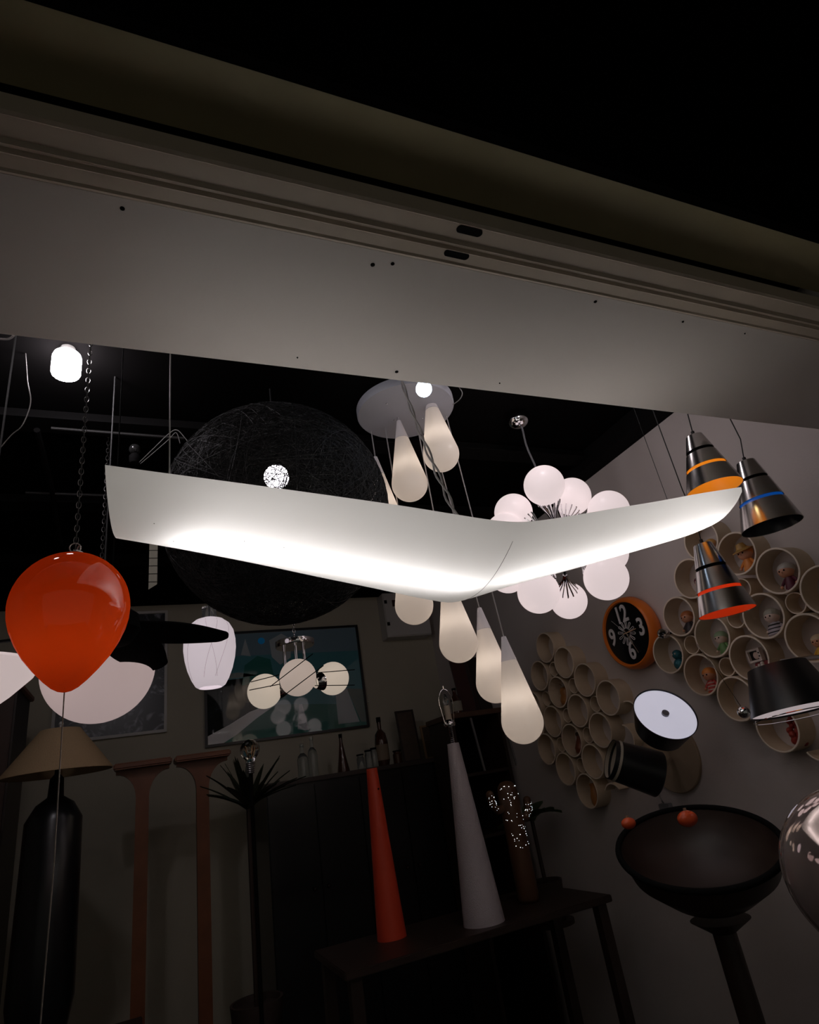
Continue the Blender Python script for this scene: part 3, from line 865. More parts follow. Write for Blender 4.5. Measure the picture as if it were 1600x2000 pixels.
# figurines and vases standing in the tubes
def col(name, c, r=.45): return mat(name, c, r)
def figurine(c, label, body, head, hair, hat=None, dy=0.0, h=.105, dx=.055, stripes=None, arms=True, wide=1.0):
    """generic little doll standing on the inside of the tube"""
    base = Vector((XFr + dx, c.y + dy, c.z - sqrt(max(1e-6, (TR - TT) ** 2 - dy * dy)) + .002))
    t = thing('figurine', base, label, 'figurine', 'small figurines in the tube shelf')
    k = h / .105
    b = BM(); lathe(b, [(0, 0), (.020 * k * wide, 0), (.022 * k * wide, .006 * k), (.017 * k * wide, .028 * k), (.011 * k, .046 * k), (0, .048 * k)], base, segs=24); bo = obj('body', b, body, t)
    if stripes:
        for i in range(3):
            b = BM(); ring(b, base + Vector((0, 0, (.012 + .012 * i) * k)), (.0205 - .003 * i) * k * wide, .0022 * k, segs=24, sides=6); obj('stripe', b, stripes, bo)
    hc = base + Vector((-.002, 0, .064 * k))
    b = BM(); sph(b, hc, .023 * k, 24, 16, sc=(.95, 1.05, .95)); hd = obj('head', b, head, t)
    for s_ in (-1, 1):
        b = BM(); sph(b, hc + Vector((-.0205 * k, .008 * k * s_, .001 * k)), .0028 * k, 8, 6); obj('eye', b, m_blackm, hd)
    b = BM(); sph(b, hc + Vector((-.023 * k, 0, -.004 * k)), .0022 * k, 8, 6); obj('nose', b, head, hd)
    b = BM(); sph(b, hc + Vector((.004 * k, 0, .007 * k)), .0245 * k, 24, 14, sc=(1, 1.08, .86)); obj('hair', b, hair, t)
    if hat:
        b = BM(); lathe(b, [(0, .040 * k), (.012 * k, .038 * k), (.019 * k, .020 * k), (.034 * k, .014 * k), (.034 * k, .011 * k), (.012 * k, .012 * k)], hc, axis=(-.25, 0, 1), segs=28, closed=False); obj('hat', b, hat, t)
    if arms:
        for s_ in (-1, 1):
            b = BM(); tube(b, [base + Vector((0, .012 * k * s_, .042 * k)), base + Vector((-.006, .024 * k * s_, .028 * k)), base + Vector((-.014, .026 * k * s_, .020 * k))], .005 * k, 8, radii=[.005 * k, .0048 * k, .004 * k]); a_ = obj('arm', b, body, t)
            b = BM(); sph(b, base + Vector((-.016, .026 * k * s_, .018 * k)), .0055 * k, 10, 8); obj('hand', b, head, a_)
        for s_ in (-1, 1):
            b = BM(); sph(b, base + Vector((-.010 * k, .010 * k * s_, .004 * k)), .008 * k, 12, 8, sc=(1.5, .9, .6)); obj('foot', b, hair, bo)
    return t
skin = col('figurine_skin', (.62, .30, .18)); skin2 = col('figurine_pale', (.66, .50, .42))
figurine(PA[0], 'blond bald headed figurine in the topmost tube', col('dark_cloth', (.03, .025, .03)), skin, col('blond', (.65, .38, .12)))
figurine(PA[1], 'orange figurine under a wide yellowish hat, second tube from the top', col('orange_cloth', (.70, .24, .04)), skin, col('orange_cloth', (0, 0, 0)), hat=col('straw', (.45, .26, .07)), h=.135)
figurine(PA[2], 'figurine with silver hair and dark red body', col('wine_cloth', (.10, .01, .03)), skin, col('silver_hair', (.48, .46, .42), .3), h=.135)
figurine(PA[4], 'small pink figurine half hidden by the red banded cone', col('pink_cloth', (.5, .20, .18)), skin2, col('wine_cloth', (0, 0, 0)))
figurine(PA[5], 'brown haired figurine in a dark jacket left of the red cone', col('dark_cloth', (0, 0, 0)), skin, col('auburn', (.45, .15, .05)), h=.125, wide=1.2)
figurine(PA[6], 'green dressed figurine in the tube below the red cone', col('green_cloth', (.14, .30, .10)), skin2, col('mint', (.28, .40, .24)), h=.12)
figurine(PA[7], 'pale helmeted figurine lounging in grey folds', col('grey_cloth', (.42, .38, .42)), skin2, col('grey_helmet', (.35, .34, .28)), h=.13, wide=1.5, stripes=col('black_line', (.02, .02, .02)))
figurine(PA[8], 'yellow and cream figurine at the right edge', col('yellow_cloth', (.70, .42, .05)), skin, col('cream_hair', (.62, .48, .30)), h=.11, wide=1.3)
figurine(PA[10], 'orange haired figurine in red and white stripes', col('red_cloth', (.45, .04, .03)), skin, col('orange_hair', (.75, .26, .05)), h=.13, stripes=col('white_stripe', (.7, .6, .55)))
# blue glittering figurine of two balls
c = PA[9]; base = Vector((XFr + .06, c.y, c.z - TR + TT + .002))
t = thing('figurine', base, 'glittering blue figurine in the leftmost tube beside the clock', 'figurine', 'small figurines in the tube shelf')
mg = mat('blue_glitter', (.06, .30, .38), .25, .5, noise=.8, nscale=160, bump=.8, bscale=220)
b = BM(); sph(b, base + Vector((0, 0, .030)), .030, 24, 16, sc=(1, 1, 1)); obj('body', b, mg, t)
b = BM(); sph(b, base + Vector((0, 0, .076)), .024, 24, 16); hd = obj('head', b, mg, t)
for s_ in (-1, 1):
    b = BM(); sph(b, base + Vector((-.022, .009 * s_, .080)), .0045, 10, 8); obj('eye', b, col('white_stripe', (0, 0, 0)), hd)
# little white television with a round faced doll, and a yellow boat in front
c = PA[11]; base = Vector((XFr + .055, c.y + .018, c.z - .012))
bb_ = Vector((XFr + .07, c.y, c.z - TR + TT))
t = thing('toy_television', bb_, 'small white framed toy television on a red stand', 'toy')
b = BM(); box(b, bb_ + Vector((-.012, -.045, 0)), bb_ + Vector((.015, .03, .066))); bevel(b, .004); obj('stand', b, col('wine_red', (.20, .012, .015)), t)
q = bb_ + Vector((-.008, .012, .068))
b = BM()
box(b, q + Vector((-.01, -.032, 0)), q + Vector((.012, .032, .008))); box(b, q + Vector((-.01, -.032, .046)), q + Vector((.012, .032, .054)))
box(b, q + Vector((-.01, -.032, .008)), q + Vector((.012, -.020, .046))); box(b, q + Vector((-.01, .026, .008)), q + Vector((.012, .032, .046)))
obj('screen_frame', b, col('toy_white', (.66, .58, .52)), t, smooth=False)
b = BM(); box(b, q + Vector((.004, -.020, .008)), q + Vector((.012, .026, .046))); sc_ = obj('screen', b, m_black, t, smooth=False)
b = BM(); sph(b, q + Vector((0, -.004, .026)), .014, 18, 12, sc=(.4, 1, 1.1)); obj('face', b, skin2, sc_)
for z_ in (.02, .034):
    b = BM(); sph(b, q + Vector((-.011, -.026, z_)), .003, 10, 6); obj('knob', b, m_blackm, t)
bo = Vector((XFr + .025, c.y - .02, c.z - TR + TT + .006))
t = thing('toy_boat', bo, 'yellow toy boat with small white riders under the toy television', 'toy')
b = BM(); n = 8
lo = [bo + Vector((.009 * sin(2 * pi * i / 20), .020 * cos(2 * pi * i / 20), 0)) for i in range(20)]; hi = [bo + Vector((.014 * sin(2 * pi * i / 20), .031 * cos(2 * pi * i / 20), .020)) for i in range(20)]
A_ = [b.verts.new(p) for p in lo]; B_ = [b.verts.new(p) for p in hi]
for i in range(20): b.faces.new((A_[i], A_[(i + 1) % 20], B_[(i + 1) % 20], B_[i]))
b.faces.new(A_); b.faces.new(B_[::-1]); obj('hull', b, col('toy_yellow', (.75, .36, .03)), t, angle=30)
for y_, h_ in ((.016, .014), (.002, .018), (-.014, .022)):
    b = BM(); sph(b, bo + Vector((0, y_, .022 + h_ * .5)), h_ * .5, 12, 10, sc=(1, 1, 1.2)); sph(b, bo + Vector((0, y_, .022 + h_ * 1.2)), h_ * .36, 12, 8); obj('rider', b, col('toy_white', (0, 0, 0)), t)
# red ornament in the lowest big tube
c = PA[13]; base = Vector((XFr + .06, c.y - .03, c.z - sqrt((TR - TT) ** 2 - .03 ** 2) + .002))
t = thing('ornament', base, 'ragged dark red ornament in the lowest tube of the larger shelf', 'ornament')
b = BM()
for i in range(14): sph(b, base + Vector((rnd.uniform(-.01, .01), rnd.uniform(-.02, .025), .014 + .008 * i)), .016 - .0005 * i, 12, 8)
obj('body', b, mat('rough_red', (.36, .03, .015), .6, noise=.5, nscale=80, bump=.8, bscale=120), t)
# vases in the smaller shelf
def vase(c, prof, m_, label, name='vase', dx=.055, stem=None):
    base = Vector((XFr + dx, c.y - .005, c.z - TR + TT + .002))
    t = thing(name, base, label, 'vase', 'gourd vases in the smaller tube shelf')
    b = BM(); lathe(b, prof, base, segs=32); obj('body', b, m_, t, angle=70)
    if stem:
        b = BM(); stem(b, base); obj('stem', b, col('stem_brown', (.10, .06, .03)), t)
m_am = mat('amber_ceramic', (.48, .20, .05), .3, noise=.3, nscale=30)
vase(PB[5], [(0, 0), (.024, 0), (.038, .012), (.043, .032), (.036, .054), (.031, .066), (.034, .084), (.030, .100), (.016, .110), (0, .112)], m_am, 'orange brown gourd vase with twigs in the smaller shelf', stem=lambda b, p: (tube(b, [p + Vector((0, 0, .108)), p + Vector((-.01, .03, .135))], .0015, 5), tube(b, [p + Vector((0, 0, .108)), p + Vector((0, -.02, .130))], .0015, 5), tube(b, [p + Vector((0, 0, .108)), p + Vector((0, .004, .14))], .0015, 5)))
vase(PB[10], [(0, 0), (.022, 0), (.036, .014), (.038, .04), (.026, .068), (.014, .09), (.012, .104), (0, .105)], mat('dark_red_ceramic', (.20, .055, .02), .3), 'dark reddish gourd vase with a pale knob in the smaller shelf', stem=lambda b, p: sph(b, p + Vector((0, .006, .112)), .013, 14, 10))
vase(PB[14], [(0, 0), (.026, 0), (.033, .02), (.034, .05), (.026, .082), (.022, .104), (.027, .118), (.024, .118), (.019, .104), (0, .1)], m_am, 'tall amber fluted vase in the lowest tube of the smaller shelf')
# small chrome spotlight ring beside the clock
c = PX(1293, 1238, XW - .13)
t = thing('chrome_spot_holder', Vector((XW, c.y, c.z)), 'small chrome ring shaped holder between clock and tube shelf', 'lamp holder')
b = BM(); lathe(b, [(.021, 0), (.024, 0), (.024, .03), (.014, .045), (0, .045)], c, axis=(1, .2, .1), segs=28, closed=False); obj('holder_cup', b, m_chrome, t)
b = BM(); tube(b, [c + Vector((.04, .008, .004)), Vector((XW, c.y + .02, c.z))], .005, 8); obj('arm', b, m_blackm, t)

# ================================================================== BACK WALL: PICTURES, METER BOX
def picture(c4, fw, fm, depth=.03):
    """c4 = TL,TR,BR,BL on the wall plane -> axis aligned rectangle"""
    x0 = (c4[0].x + c4[3].x) / 2; x1 = (c4[1].x + c4[2].x) / 2
    z1 = (c4[0].z + c4[1].z) / 2; z0 = (c4[2].z + c4[3].z) / 2
    b = BM()
    y0, y1 = YW - depth, YW
    box(b, (x0, y0, z1 - fw), (x1, y1, z1)); box(b, (x0, y0, z0), (x1, y1, z0 + fw)); box(b, (x0, y0, z0 + fw), (x0 + fw, y1, z1 - fw)); box(b, (x1 - fw, y0, z0 + fw), (x1, y1, z1 - fw))
    return x0, x1, z0, z1, b
YP = YW - .03
c4 = [PY(398, 1237, YP), PY(701, 1220, YP), PY(720, 1423, YP), PY(401, 1457, YP)]
x0, x1, z0, z1, b = picture(c4, .018, None)
t = thing('landscape_painting', Vector(((x0 + x1) / 2, YW, z0)), 'wide teal abstract landscape painting in a thin black frame', 'painting')
obj('picture_frame', b, m_black, t, smooth=False)
def gmat(name, c): return mat(name, tuple(x * 1.9 for x in c), .035, ior=1.7)
cols = [gmat('paint_teal', (.05, .15, .17)), gmat('paint_slate', (.10, .15, .18)), gmat('paint_black', (.006, .008, .007)), gmat('paint_grey', (.24, .27, .28)),
        gmat('paint_green', (.02, .10, .085)), gmat('paint_white', (.5, .5, .5)), gmat('paint_mid', (.09, .12, .11)), gmat('painted_blue_glint', (.02, .28, .62))]
b = BM()
def poly(pts, lvl, mi):
    vs_ = [b.verts.new((x0 + (x1 - x0) * u, YW - .012 - lvl * .0006, z0 + (z1 - z0) * v)) for u, v in pts]
    b.faces.new(vs_).material_index = mi
poly([(0.01, .02), (.99, .02), (.99, .98), (.01, .98)], 0, 0)
poly([(.01, .78), (.99, .74), (.99, .98), (.01, .98)], 1, 1)
poly([(.01, .55), (.28, .57), (.42, .50), (.42, .36), (.24, .24), (.01, .05)], 1, 2)
poly([(.01, .60), (.20, .62), (.32, .58), (.01, .56)], 2, 6)
poly([(.01, .02), (.01, .09), (.14, .17), (.26, .26), (.36, .30), (.42, .30), (.30, .20), (.18, .08), (.10, .02)], 3, 5)
poly([(.10, .02), (.18, .08), (.30, .20), (.42, .30), (.99, .22), (.99, .02)], 2, 4)
poly([(.22, .50), (.24, .68), (.32, .76), (.40, .72), (.42, .52)], 2, 4)
poly([(.80, .38), (.88, .38), (.94, .06), (.80, .06)], 4, 3)
poly([(.88, .38), (.99, .36), (.99, .05), (.95, .06)], 3, 6)
poly([(.22, .78), (.25, .93), (.28, .76)], 4, 3)
poly([(.56, .28), (.58, .28), (.61, .04), (.54, .06)], 4, 3)
poly([(.40, .90), (.48, .96), (.54, .90), (.53, .72), (.46, .66), (.41, .74)], 4, 3)
poly([(.35 + .022 * cos(a * pi / 10) , .90 + .032 * sin(a * pi / 10)) for a in range(20)], 5, 7)  # reflection of a blue bulb, painted onto the canvas
obj('canvas', b, cols, t, smooth=False)
# floral picture behind the globe
c4 = [PY(110, 1205, YP), PY(325, 1188, YP), PY(329, 1428, YP), PY(105, 1455, YP)]
x0, x1, z0, z1, b = picture(c4, .02, None)
t = thing('floral_picture', Vector(((x0 + x1) / 2, YW, z0)), 'dark picture of pale blossoms in a white frame behind the big globe', 'picture')
obj('picture_frame', b, m_white, t, smooth=False)
b = BM(); box(b, (x0 + .01, YW - .012, z0 + .01), (x1 - .01, YW, z1 - .01))
fm = mat('blossom_print', (.02, .02, .022), .3)
nt = fm.node_tree; tcn = nt.nodes.new('ShaderNodeTexCoord'); n1 = nt.nodes.new('ShaderNodeTexNoise'); n1.inputs['Scale'].default_value = 9; n1.inputs['Detail'].default_value = 9; n1.inputs['Distortion'].default_value = 2.2
cr = nt.nodes.new('ShaderNodeValToRGB'); cr.color_ramp.elements[0].position = .52; cr.color_ramp.elements[0].color = (.018, .02, .022, 1); cr.color_ramp.elements[1].position = .74; cr.color_ramp.elements[1].color = (.42, .42, .48, 1)
nt.links.new(tcn.outputs['Object'], n1.inputs['Vector']); nt.links.new(n1.outputs[0], cr.inputs[0]); nt.links.new(cr.outputs[0], nt.nodes['Principled BSDF'].inputs['Base Color'])
obj('print', b, fm, t, smooth=False)
# meter box
YB = YW - .16
a0 = PY(759, 1244, YB); a1 = PY(845, 1240, YB); a2 = PY(754, 1150, YB)
t = thing('meter_box', Vector(((a0.x + a1.x) / 2, YW, a0.z)), 'white metal meter box on the back wall near the corner', 'electrical box')
b = BM(); box(b, (a0.x, YB + .012, a0.z), (a1.x, YW, a0.z + .40)); bevel(b, .004); obj('box_body', b, m_white, t)
b = BM(); box(b, (a0.x + .004, YB, a0.z + .006), (a1.x - .004, YB + .011, a0.z + .394)); bevel(b, .003); dr = obj('door', b, m_white, t)
for z_ in (.10, .30):
    b = BM(); box(b, (a0.x + .006, YB - .006, a0.z + z_), (a0.x + .03, YB, a0.z + z_ + .03)); obj('latch', b, m_blackm, dr, smooth=False)
b = BM(); box(b, (a0.x + .08, YB - .003, a0.z + .27), (a0.x + .16, YB, a0.z + .33)); obj('window', b, mat('dark_red_label', (.05, .012, .01), .4), dr, smooth=False)
# small wall fittings
for px, py, lab in ((292, 1466, 'tiny pale nail on the back wall above the wooden stands'), (720, 1371, 'tiny pale nail on the wall right of the teal painting')):
    p = PY(px, py, YW - .004); b = BM(); sph(b, p, .006, 10, 6); o = obj('nail', b, m_white); tag(o, lab, 'nail')

# ================================================================== HANGING STRIP, CHAINS, LOOSE WIRES
c = P(300, 1068, 2.9)
t = thing('hanging_strip', c, 'narrow cream strip with dark cross lines hanging under the wing lamp', 'strip')
b = BM(); w_ = size(7.5, 2.9); prism(b, [c + Vector((-w_, 0, .03)), c + Vector((w_, 0, .03)), c + Vector((w_, .0, -.19)), c + Vector((-w_, 0, -.215))], (0, .004, 0)); s_ = obj('strip', b, mat('cream_board', (.36, .34, .26), .6), t, smooth=False)
for k in range(5):
    z_ = -.02 - .04 * k; b = BM(); box(b, c + Vector((-w_, -.002, z_)), c + Vector((w_, 0, z_ + .0025))); obj('cross_line', b, m_blackm, s_, smooth=False)
b = BM(); tube(b, [c + Vector((0, 0, .03)), Vector((c.x, c.y, ZC))], .0015, 5); obj('cord', b, m_wired, t)
p = P(168, 800, 2.0)
b = BM(); chain(b, Vector((p.x, p.y, 2.28)), Vector((p.x, p.y, ZC)), .013, .0013)
o = obj('loose_chain', b, mat('bright_chain', (.20, .19, .18), .3, .9), origin=Vector((p.x, p.y, 2.28))); tag(o, 'thin metal chain hanging just right of the bright cylindrical bulb', 'chain')
p = P(209, 910, 2.5)
b = BM(); chain(b, Vector((p.x, p.y, 2.35)), Vector((p.x, p.y, ZC)), .012, .0012)
o = obj('loose_chain', b, mat('dull_chain', (.12, .115, .11), .35, .9), origin=Vector((p.x, p.y, 2.35))); tag(o, 'dull metal chain hanging just left of the wing lamp tip', 'chain')
def wire(pts, r, lab, m_=m_wire, name='loose_wire'):
    b = BM(); V_ = [Vector(q) for q in pts]; out = []
    for i in range(len(V_) - 1):
        for k in range(6):
            t_ = k / 6; p0, p1, p2, p3 = V_[max(i - 1, 0)], V_[i], V_[i + 1], V_[min(i + 2, len(V_) - 1)]
            out.append(.5 * ((2 * p1) + (p2 - p0) * t_ + (2 * p0 - 5 * p1 + 4 * p2 - p3) * t_ * t_ + (3 * p1 - p0 - 3 * p2 + p3) * t_ ** 3))
    out.append(V_[-1]); tube(b, out, r, 6)
    o = obj(name, b, m_); tag(o, lab, 'wire')
wgrey = mat('dim_grey_wire', (.22, .21, .2), .5)
wire([P(-8, 885, 1.9), P(22, 850, 1.9), P(44, 830, 1.9), P(60, 786, 1.92), P(54, 745, 1.95), PZ(50, 690, ZC)], .0018, 'thin pale wire curving down at the left edge', wgrey)
wire([P(272, 903, 2.3), P(300, 876, 2.3), P(330, 847, 2.3), P(346, 840, 2.3), P(362, 856, 2.3), P(366, 862, 2.3)], .0016, 'curved double wire arching above the left wing tip', wgrey)
wire([P(274, 906, 2.3), P(305, 880, 2.3), P(330, 858, 2.3), P(344, 845, 2.3), P(352, 866, 2.3)], .0014, 'lower curved wire beside the arching double wire', wgrey)
wire([P(885, 790, 2.7), P(898, 780, 2.6), P(903, 768, 2.6), P(898, 758, 2.6), PZ(892, 750, ZC)], .0022, 'short curled wire at the right rim of the ceiling plate', wgrey)
wire([P(0, 662, 1.5), P(16, 662, 1.5), P(27, 655, 1.5), P(34, 640, 1.52)], .0028, 'short pale curl of wire at the upper left below the soffit', m_wire)
# dark bulb holder by the left wing tip
c = P(263, 900, 2.3)
t = thing('bulb_holder', c, 'small dark bulb holder peeping above the left wing tip', 'lamp holder')
b = BM(); lathe(b, [(.016, -.01), (.02, .0), (.02, .02), (.012, .03), (0, .03)], c, segs=20); obj('holder_cup', b, m_steel_dark, t)
b = BM(); sph(b, c + Vector((0, 0, .05)), .022, 20, 12); obj('bulb', b, mat('dark_glass', (.02, .02, .02), .1), t)

# ================================================================== BOTTOM OF THE SHOP: FURNITURE
# ---- long black sideboard along the back wall, bottles on top
sh0 = PY(512, 1537, 4.45); sh1 = PY(880, 1468, 4.45)
ZT = PY(800, 1487, 4.40).z
t = thing('sideboard', Vector((1.2, 4.7, 0)), 'long black sideboard along the back wall below the teal painting', 'sideboard')
xa, xb = sh0.x, 2.05
b = BM(); box(b, (xa, 4.40, ZT - .03), (xb, 4.98, ZT)); bevel(b, .004); obj('top', b, m_darkwood, t)
b = BM(); box(b, (xa + .02, 4.43, .08), (xb - .02, 4.96, ZT - .03)); obj('body', b, m_black, t, smooth=False)
nd = 4
for k in range(nd):
    w_ = (xb - xa - .04) / nd; b = BM(); box(b, (xa + .025 + w_ * k, 4.415, .12), (xa + .015 + w_ * (k + 1), 4.43, ZT - .05)); bevel(b, .003); dr = obj('door', b, m_black, t)
    b = BM(); sph(b, (xa + .06 + w_ * k if k % 2 else xa + w_ * (k + 1) - .03, 4.405, ZT * .62), .012, 12, 8); obj('knob', b, m_darkwood, dr)
b = BM(); box(b, (xa + .05, 4.47, 0), (xb - .05, 4.93, .08)); obj('plinth', b, m_blackm, t, smooth=False)
# ---- bottles and jars
m_glass = mat('bottle_glass', (.75, .80, .78), .04, trans=.9, ior=1.45)
m_brown = mat('brown_bottle', (.06, .02, .01), .08, coat=.3)
def bottle(px, pyb, h, r, m_, lab, kind='plain', Y=4.55, cap=None, lb=None, name='bottle'):
    p = PY(px, pyb, Y); p.z = ZT
    t = thing(name, p, lab, 'bottle' if name == 'bottle' else 'jar', 'bottles and jars on the sideboard')
    if kind == 'cone': pr = [(0, 0), (r, 0), (r, h * .04), (r * .62, h * .4), (r * .28, h * .8), (r * .25, h), (0, h)]
    elif kind == 'round': pr = [(0, 0), (r * .8, 0), (r, h * .12), (r, h * .5), (r * .8, h * .68), (r * .3, h * .78), (r * .3, h), (0, h)]
    elif kind == 'jar': pr = [(0, 0), (r, 0), (r, h * .75), (r * .8, h * .85), (r * .8, h), (0, h)]
    else: pr = [(0, 0), (r, 0), (r, h * .58), (r * .8, h * .68), (r * .36, h * .76), (r * .34, h), (0, h)]
    b = BM(); lathe(b, pr, p, segs=28); bo_ = obj('glass_body', b, m_, t, angle=35)
    b = BM(); rr = pr[-2][0] * 1.15; lathe(b, [(rr, h * .94), (rr, h * 1.05), (0, h * 1.05)], p, segs=20, closed=False); obj('cap', b, cap or m_steel_dark, t)
    if lb:
        b = BM(); lathe(b, [(r * 1.01, h * .12), (r * 1.01, h * .45)], p, segs=28, closed=False); obj('paper_label', b, lb, bo_)
bottle(594, 1520, .22, .038, m_glass, 'clear glass bottle, left of the pair under the painting', 'plain', cap=m_glass)
bottle(614, 1519, .26, .035, m_glass, 'taller clear glass bottle, right of the pair under the painting', 'plain', cap=m_glass)
bottle(672, 1510, .25, .045, m_brown, 'dark brown narrow necked bottle with a broad foot', 'cone')
bottle(706, 1500, .10, .028, m_glass, 'small clear jar, first right of the dark brown bottle', 'jar', name='jar')
bottle(722, 1497, .12, .028, m_glass, 'small clear jar, behind the top of the red cone lamp', 'jar', name='jar')
bottle(733, 1494, .13, .026, m_glass, 'small clear jar touching the labelled dark bottle', 'jar', name='jar')
bottle(750, 1492, .33, .05, m_brown, 'large dark round bottle with a beige label', 'round', lb=mat('beige_label', (.20, .15, .10), .7))
bottle(778, 1488, .09, .035, m_brown, 'little dark pot beside the leaning frames', 'jar', name='jar')
# ---- leaning picture frames
def lean_frame(px0, px1, pyb, h, fm_, lab, Y=4.72, tilt=.12):
    p0 = PY(px0, pyb, Y); p1 = PY(px1, pyb, Y); zz = ZT
    t = thing('picture_frame', Vector(((p0.x + p1.x) / 2, Y, zz)), lab, 'frame', 'frames leaning on the sideboard')
    n = Vector((0, tilt * h, h)); fw = .014
    u = Vector((p1.x - p0.x, 0, 0)); o_ = Vector((p0.x, Y, zz + .002)); w_ = u.length; ux = u.normalized(); uz = n.normalized()
    b = BM()
    for (a, c_, d_, e_) in ((0, w_, 0, fw), (0, w_, h - fw, h), (0, fw, fw, h - fw), (w_ - fw, w_, fw, h - fw)):
        prism(b, [o_ + ux * a + uz * d_, o_ + ux * c_ + uz * d_, o_ + ux * c_ + uz * e_, o_ + ux * a + uz * e_], (0, .014, 0))
    obj('moulding', b, fm_, t, smooth=False)
    b = BM(); prism(b, [o_ + ux * fw + uz * fw + Vector((0, .006, 0)), o_ + ux * (w_ - fw) + uz * fw + Vector((0, .006, 0)), o_ + ux * (w_ - fw) + uz * (h - fw) + Vector((0, .006, 0)), o_ + ux * fw + uz * (h - fw) + Vector((0, .006, 0))], (0, .004, 0))
    obj('picture', b, mat('old_print', (.10, .065, .04), .5, noise=.6, nscale=25), t, smooth=False)
m_gold = mat('old_gold', (.38, .24, .13), .35, .4)
lean_frame(789, 826, 1484, .40, m_darkwood, 'dark wooden frame leaning, left of the gilt frame')
lean_frame(832, 860, 1476, .26, m_gold, 'gilt frame leaning between dark frame and white lamp', Y=4.70)
# ---- corner bookcase, nearer, with board, guitar-like box and bottle
zb = PY(930, 1388, 4.0).z
bx0 = PY(872, 1390, 4.0).x; bx1 = XW - .02
t = thing('corner_cabinet', Vector(((bx0 + bx1) / 2, 4.2, 0)), 'tall dark open cabinet in the corner under the teardrop lamps', 'cabinet')
b = BM(); box(b, (bx0, 3.98, zb - .035), (bx1, 4.39, zb)); bevel(b, .003); obj('top_board', b, mat('brown_board', (.11, .055, .03), .45, noise=.4, nscale=14), t)
b = BM(); box(b, (bx0 + .02, 4.0, 0), (bx0 + .045, 4.39, zb - .035)); obj('side_panel', b, m_darkwood, t, smooth=False)
b = BM(); box(b, (bx1 - .045, 4.0, 0), (bx1 - .02, 4.39, zb - .035)); obj('side_panel', b, m_darkwood, t, smooth=False)
b = BM(); box(b, (bx0 + .045, 4.36, 0), (bx1 - .045, 4.39, zb - .035)); obj('back_panel', b, m_blackm, t, smooth=False)
for z_ in (zb - .42, zb - .80, zb - 1.15, .1):
    if z_ > .05:
        b = BM(); box(b, (bx0 + .045, 4.0, z_), (bx1 - .045, 4.36, z_ + .02)); obj('shelf_board', b, m_darkwood, t, smooth=False)
for s_ in (0, 1):
    b = BM(); xx = bx0 + .17 + .26 * s_; prism(b, [Vector((xx, 3.985, zb - .045)), Vector((xx + .012, 3.985, zb - .045)), Vector((xx + .045, 3.985, zb - .40)), Vector((xx + .033, 3.985, zb - .40))], (0, .012, 0)); obj('door_rail', b, mat('grey_rail', (.20, .19, .19), .4), t, smooth=False)
p = PY(893, 1385, 4.1); p.z = zb
t = thing('bottle', p, 'dark bottle with a pale label on the corner cabinet', 'bottle')
b = BM(); lathe(b, [(0, 0), (.04, 0), (.04, .10), (.015, .14), (.014, .17), (0, .17)], p, segs=24); bo_ = obj('glass_body', b, m_brown, t)
b = BM(); lathe(b, [(.0405, .02), (.0405, .09)], p, segs=24, closed=False, a0=pi, a1=pi * 2); obj('paper_label', b, mat('cream_label', (.30, .28, .22), .7), bo_)
b = BM(); tube(b, [p + Vector((0, 0, .17)), p + Vector((0, 0, .185))], .016, 12); obj('cap', b, m_blackm, t)
for k, (px, c_, lab) in enumerate(((921, (.05, .014, .012), 'dark red upright panel standing on the corner cabinet, left one'), (934, (.10, .085, .08), 'narrow grey upright panel standing on the corner cabinet, middle one'), (952, (.02, .015, .013), 'black upright panel standing on the corner cabinet, right one'))):
    p = PY(px, 1384, 4.15); b = BM(); w_ = (.075, .014, .05)[k]
    prism(b, [Vector((p.x - w_, 4.15, zb)), Vector((p.x + w_, 4.15, zb)), Vector((p.x + w_, 4.22, zb + .42)), Vector((p.x - w_, 4.22, zb + .42))], (0, .015, 0))
    o = obj('upright_panel', b, mat('panel_%d' % k, c_, .3), smooth=False, origin=Vector((p.x, 4.15, zb))); tag(o, lab, 'panel', 'panels standing on the corner cabinet')
# ---- white cone table lamp with bare harp
Yl = 3.0
ptop = PY(885, 1452, Yl); 
rt = size(11.5, (ptop - CAM).dot(CZ)); pbm = PY(908, 1600, Yl); slope = (size(24, (pbm - CAM).dot(CZ)) - rt) / (ptop.z - pbm.z)
zl = .95; H = ptop.z - zl
t = thing('cone_table_lamp', Vector((ptop.x, Yl, zl)), 'tall white ribbed cone lamp base with a bare wire harp', 'table lamp')
m_wc = mat('white_ribbed_ceramic', (.52, .47, .50), .35, bump=.5, bscale=200)
b = BM(); pr = [(0, 0), (rt + slope * H, 0)]
for k in range(40): h_ = H * k / 39; pr.append((rt + slope * (H - h_), h_))
pr.append((0, H)); lathe(b, pr, Vector((ptop.x, Yl, zl)), segs=48); obj('cone_base', b, m_wc, t)
T = Vector((ptop.x, Yl, ptop.z)); b = BM()
for k in range(9): ring(b, T + Vector((0, 0, .004 + .009 * k)), .007, .0045, segs=20, sides=6)
obj('twisted_neck', b, m_chrome, t)
b = BM(); lathe(b, [(.028, .085), (.030, .090), (.030, .10), (.018, .118), (0, .118)], T, segs=24); lathe(b, [(.01, .08), (.026, .083), (.028, .088)], T, segs=24, closed=False); so = obj('collar', b, m_chrome, t)
b = BM(); lathe(b, [(.0165, .118), (.0165, .185), (.012, .19), (0, .19)], T, segs=20); obj('candle_sleeve', b, mat('ivory_sleeve', (.50, .43, .34), .5), so)
b = BM(); lathe(b, [(.008, .19), (.016, .205), (.017, .22), (.009, .245), (0, .252)], T, segs=20); obj('bulb', b, MATS['clear_glass'], so)
